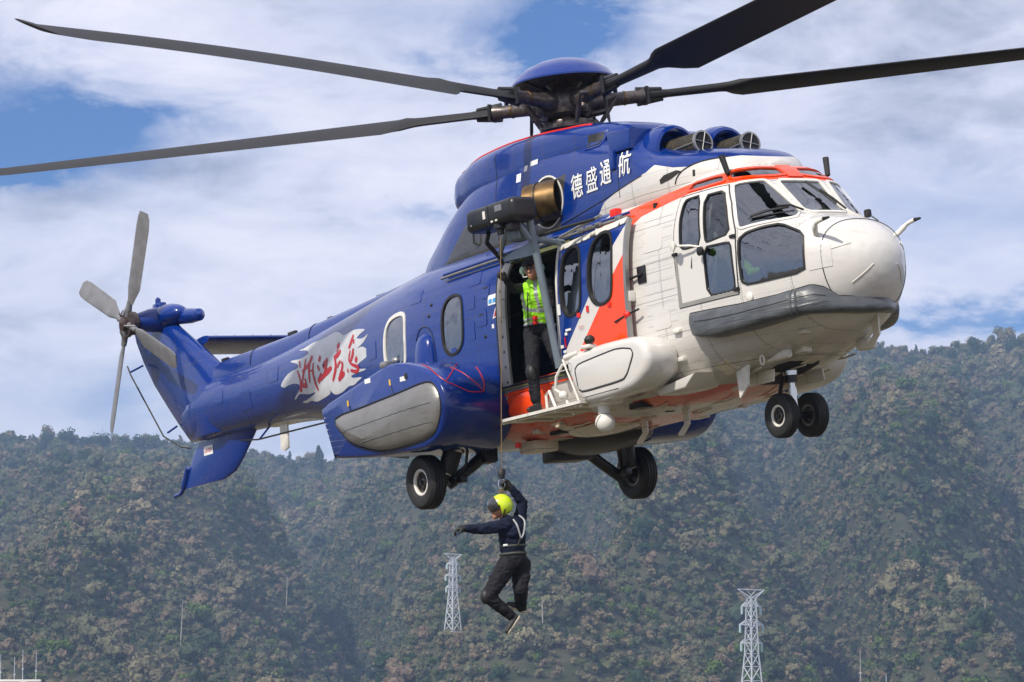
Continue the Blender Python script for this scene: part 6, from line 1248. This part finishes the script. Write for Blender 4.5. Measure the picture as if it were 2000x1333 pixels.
# ---- power pylons
simple('galvanised', (.62, .64, .66), .35, .4); simple('insulator', (.35, .45, .47), .3)
def pylon(x, y, z0, H, rot, label):
    t = empty('power_pylon', label=label, cat='pylon', group='lattice pylons on the hillside'); t.location = (x, y, z0); t.rotation_euler[2] = rot
    def wdt(z): q = z/H; return np.interp(q, [0, .55, .97], [H*.078, H*.034, H*.022])
    lv = [0, .13, .25, .36, .46, .55, .63, .71, .79, .87, .94]; m = MB(); r = .15
    for sx, sy in ((1, 1), (1, -1), (-1, 1), (-1, -1)):
        m.add(*g_tube([(sx*wdt(q*H), sy*wdt(q*H), q*H) for q in lv], r*1.15, 4))
    m.build('leg', MAT['galvanised'], t); m = MB()
    for a, b_ in zip(lv[:-1], lv[1:]):
        for s1, s2 in (((1, 1), (1, -1)), ((1, -1), (-1, -1)), ((-1, -1), (-1, 1)), ((-1, 1), (1, 1))):
            w0, w1 = wdt(a*H), wdt(b_*H); A = (s1[0]*w0, s1[1]*w0, a*H); B = (s2[0]*w1, s2[1]*w1, b_*H); C_ = (s2[0]*w0, s2[1]*w0, a*H); D = (s1[0]*w1, s1[1]*w1, b_*H); m.add(*g_tube([A, B], r*.75, 4)); m.add(*g_tube([C_, D], r*.75, 4)); m.add(*g_tube([D, B], r*.6, 4))
    m.build('bracing', MAT['galvanised'], t)
    for q, L in ((.62, .105), (.75, .115), (.88, .095)):
        z = q*H; w0 = wdt(z); m = MB()
        for s in (-1, 1):
            tip = (s*L*H, 0, z+.1)
            for sy in (-1, 1): m.add(*g_tube([(s*w0, sy*w0, z), tip], r*.9, 4)); m.add(*g_tube([(s*w0, sy*w0, z+.035*H), tip], r*.9, 4))
            for f_ in (.3, .6): m.add(*g_tube([(s*(w0+(L*H-w0)*f_), -w0*(1-f_), z), (s*(w0+(L*H-w0)*f_), w0*(1-f_), z+.035*H*(1-f_))], r*.5, 4))
        ca = m.build('cross_arm', MAT['galvanised'], t)
        for s in (-1, 1): m = MB(); m.add(*g_tube([(s*L*H*.97, 0, z), (s*L*H*.97, 0, z-.055*H)], .30, 6)); m.build('insulator', MAT['insulator'], ca)
    z = .94*H; w0 = wdt(z); m = MB()
    for s in (-1, 1):
        for sy in (-1, 1): m.add(*g_tube([(s*w0, sy*w0, z), (s*.13*H, 0, H)], r, 4))
        m.add(*g_tube([(-s*w0, 0, z), (s*.05*H, 0, H)], r*.7, 4))
    m.add(*g_tube([(-.13*H, 0, H), (.13*H, 0, H)], r, 4)); m.build('top_arm', MAT['galvanised'], t); return t
px_, pr_ = on_hill(885, 1256); qr_ = 765; qx_ = (1466-1000)/6300*qr_
print('pylons', px_, pr_, hz(px_, pr_), qx_, qr_, hz(qx_, qr_))
pylon(px_, pr_, hz(px_, pr_)-.5, 173*pr_/6300, .75, 'white lattice power pylon on the hillside just left of the hanging person'); pylon(qx_, qr_, hz(qx_, qr_), 1.7+qr_*math.tan(R_(PITCH)-math.atan((1152-666.5)/6300))-hz(qx_, qr_), .7, 'white lattice power pylon in the valley below the nose wheels')
m = MB()
def wire(a, b_, sag): m.add(*g_tube([Vector(a)*(1-t)+Vector(b_)*t-Vector((0, 0, sag*4*t*(1-t))) for t in np.linspace(0, 1, 14)], .022, 3))
for q in (.57, .70, .83): 
    for dx in (-3, 3): wire((qx_+dx, qr_, hz(qx_, qr_)+33*q), (qx_-150+dx, qr_+20, hz(qx_, qr_)-5+32*q), 5); wire((qx_+dx, qr_, hz(qx_, qr_)+33*q), (qx_+180+dx, qr_-20, hz(qx_, qr_)-5+32*q), 5)
o = m.build('power_line', MAT['black_metal']); o['label'] = 'thin dark power cables running sideways from the right-hand pylon'; o['category'] = 'cable'
# masts at the lower left and slender poles at the right
print('pyl', qr_, hz(qx_, qr_), pr_)
def pole(u, vt, r, rad, label, grp, mat, name='mast'):
    x = (u-1000)/6300*r; zt_ = 1.7+r*math.tan(R_(PITCH)-math.atan((vt-666.5)/6300)); z0 = hz(x, r); m = MB(); m.add(*g_tube([(0, 0, 0), (0, 0, (zt_-z0)*.6), (0, 0, zt_-z0)], [rad*1.4, rad, rad*.5], 8)); m.add(*g_spin([(0, rad*2.4), (.3, rad*2.4), (.35, rad)], (0, 0, 0), (0, 0, 1), 8)); m.add(*g_box((0, 0, (zt_-z0)*.8), (rad*5, rad*1.5, rad*2)))
    o = m.build(name, MAT[mat]); o.location = (x, r, z0); o['label'] = label; o['category'] = 'mast'; o['group'] = grp
for u, vt, lb in ((6, 1278, 'leftmost of the thin white masts at the bottom left corner'), (33, 1284, 'second from left of the thin white masts at bottom left'), (49, 1270, 'tallest of the thin white masts at bottom left'), (75, 1275, 'rightmost of the thin white masts at bottom left')): pole(u, vt, 700, .10, lb, 'white masts at the lower left', 'galvanised')
m = MB(); z_ = 1.7+700*math.tan(R_(PITCH)-math.atan((1330-666.5)/6300)); m.add(*g_box((0, 0, 0), (9.5, 1.2, .5), .1)); m.add(*g_box((1.0, 0, -z_/2), (1.2, 1.2, z_), .1)); o = m.build('lighting_gantry', MAT['white_trim']); o.location = ((42-1000)/6300*700, 700.5, z_); o['label'] = 'white platform carrying the thin masts at the bottom left edge'; o['category'] = 'platform'
pole(1677, 1272, 820, .16, 'slender pale brown pole at the bottom right', 'poles at the lower right', 'pale_bark', 'pole'); pole(1727, 1317, 800, .14, 'short white post at the bottom edge, right of the brown pole', 'poles at the lower right', 'galvanised', 'pole')
# ---- air between camera and hills
x0, x1, y0, y1, z0, z1 = -8500, 8500, -3900, 8500, -2, 285
V = [(x, y, z) for x in (x0, x1) for y in (y0, y1) for z in (z0, z1)]; F = [(0, 1, 3, 2), (4, 6, 7, 5), (0, 4, 5, 1), (2, 3, 7, 6), (0, 2, 6, 4), (1, 5, 7, 3)]
hm = bpy.data.materials.new('haze'); hm.use_nodes = True; nt = hm.node_tree; nt.nodes.clear(); ou = nt.nodes.new('ShaderNodeOutputMaterial'); pv = nt.nodes.new('ShaderNodeVolumePrincipled'); pv.inputs['Color'].default_value = (.46, .66, 1.0, 1); pv.inputs['Density'].default_value = HAZE; pv.inputs['Anisotropy'].default_value = .2; nt.links.new(pv.outputs[0], ou.inputs['Volume'])
make('haze', V, F, hm, smooth=False, kind='stuff')
SC.cycles.volume_bounces = 1; SC.cycles.max_bounces = 8; SC.cycles.transparent_max_bounces = 16
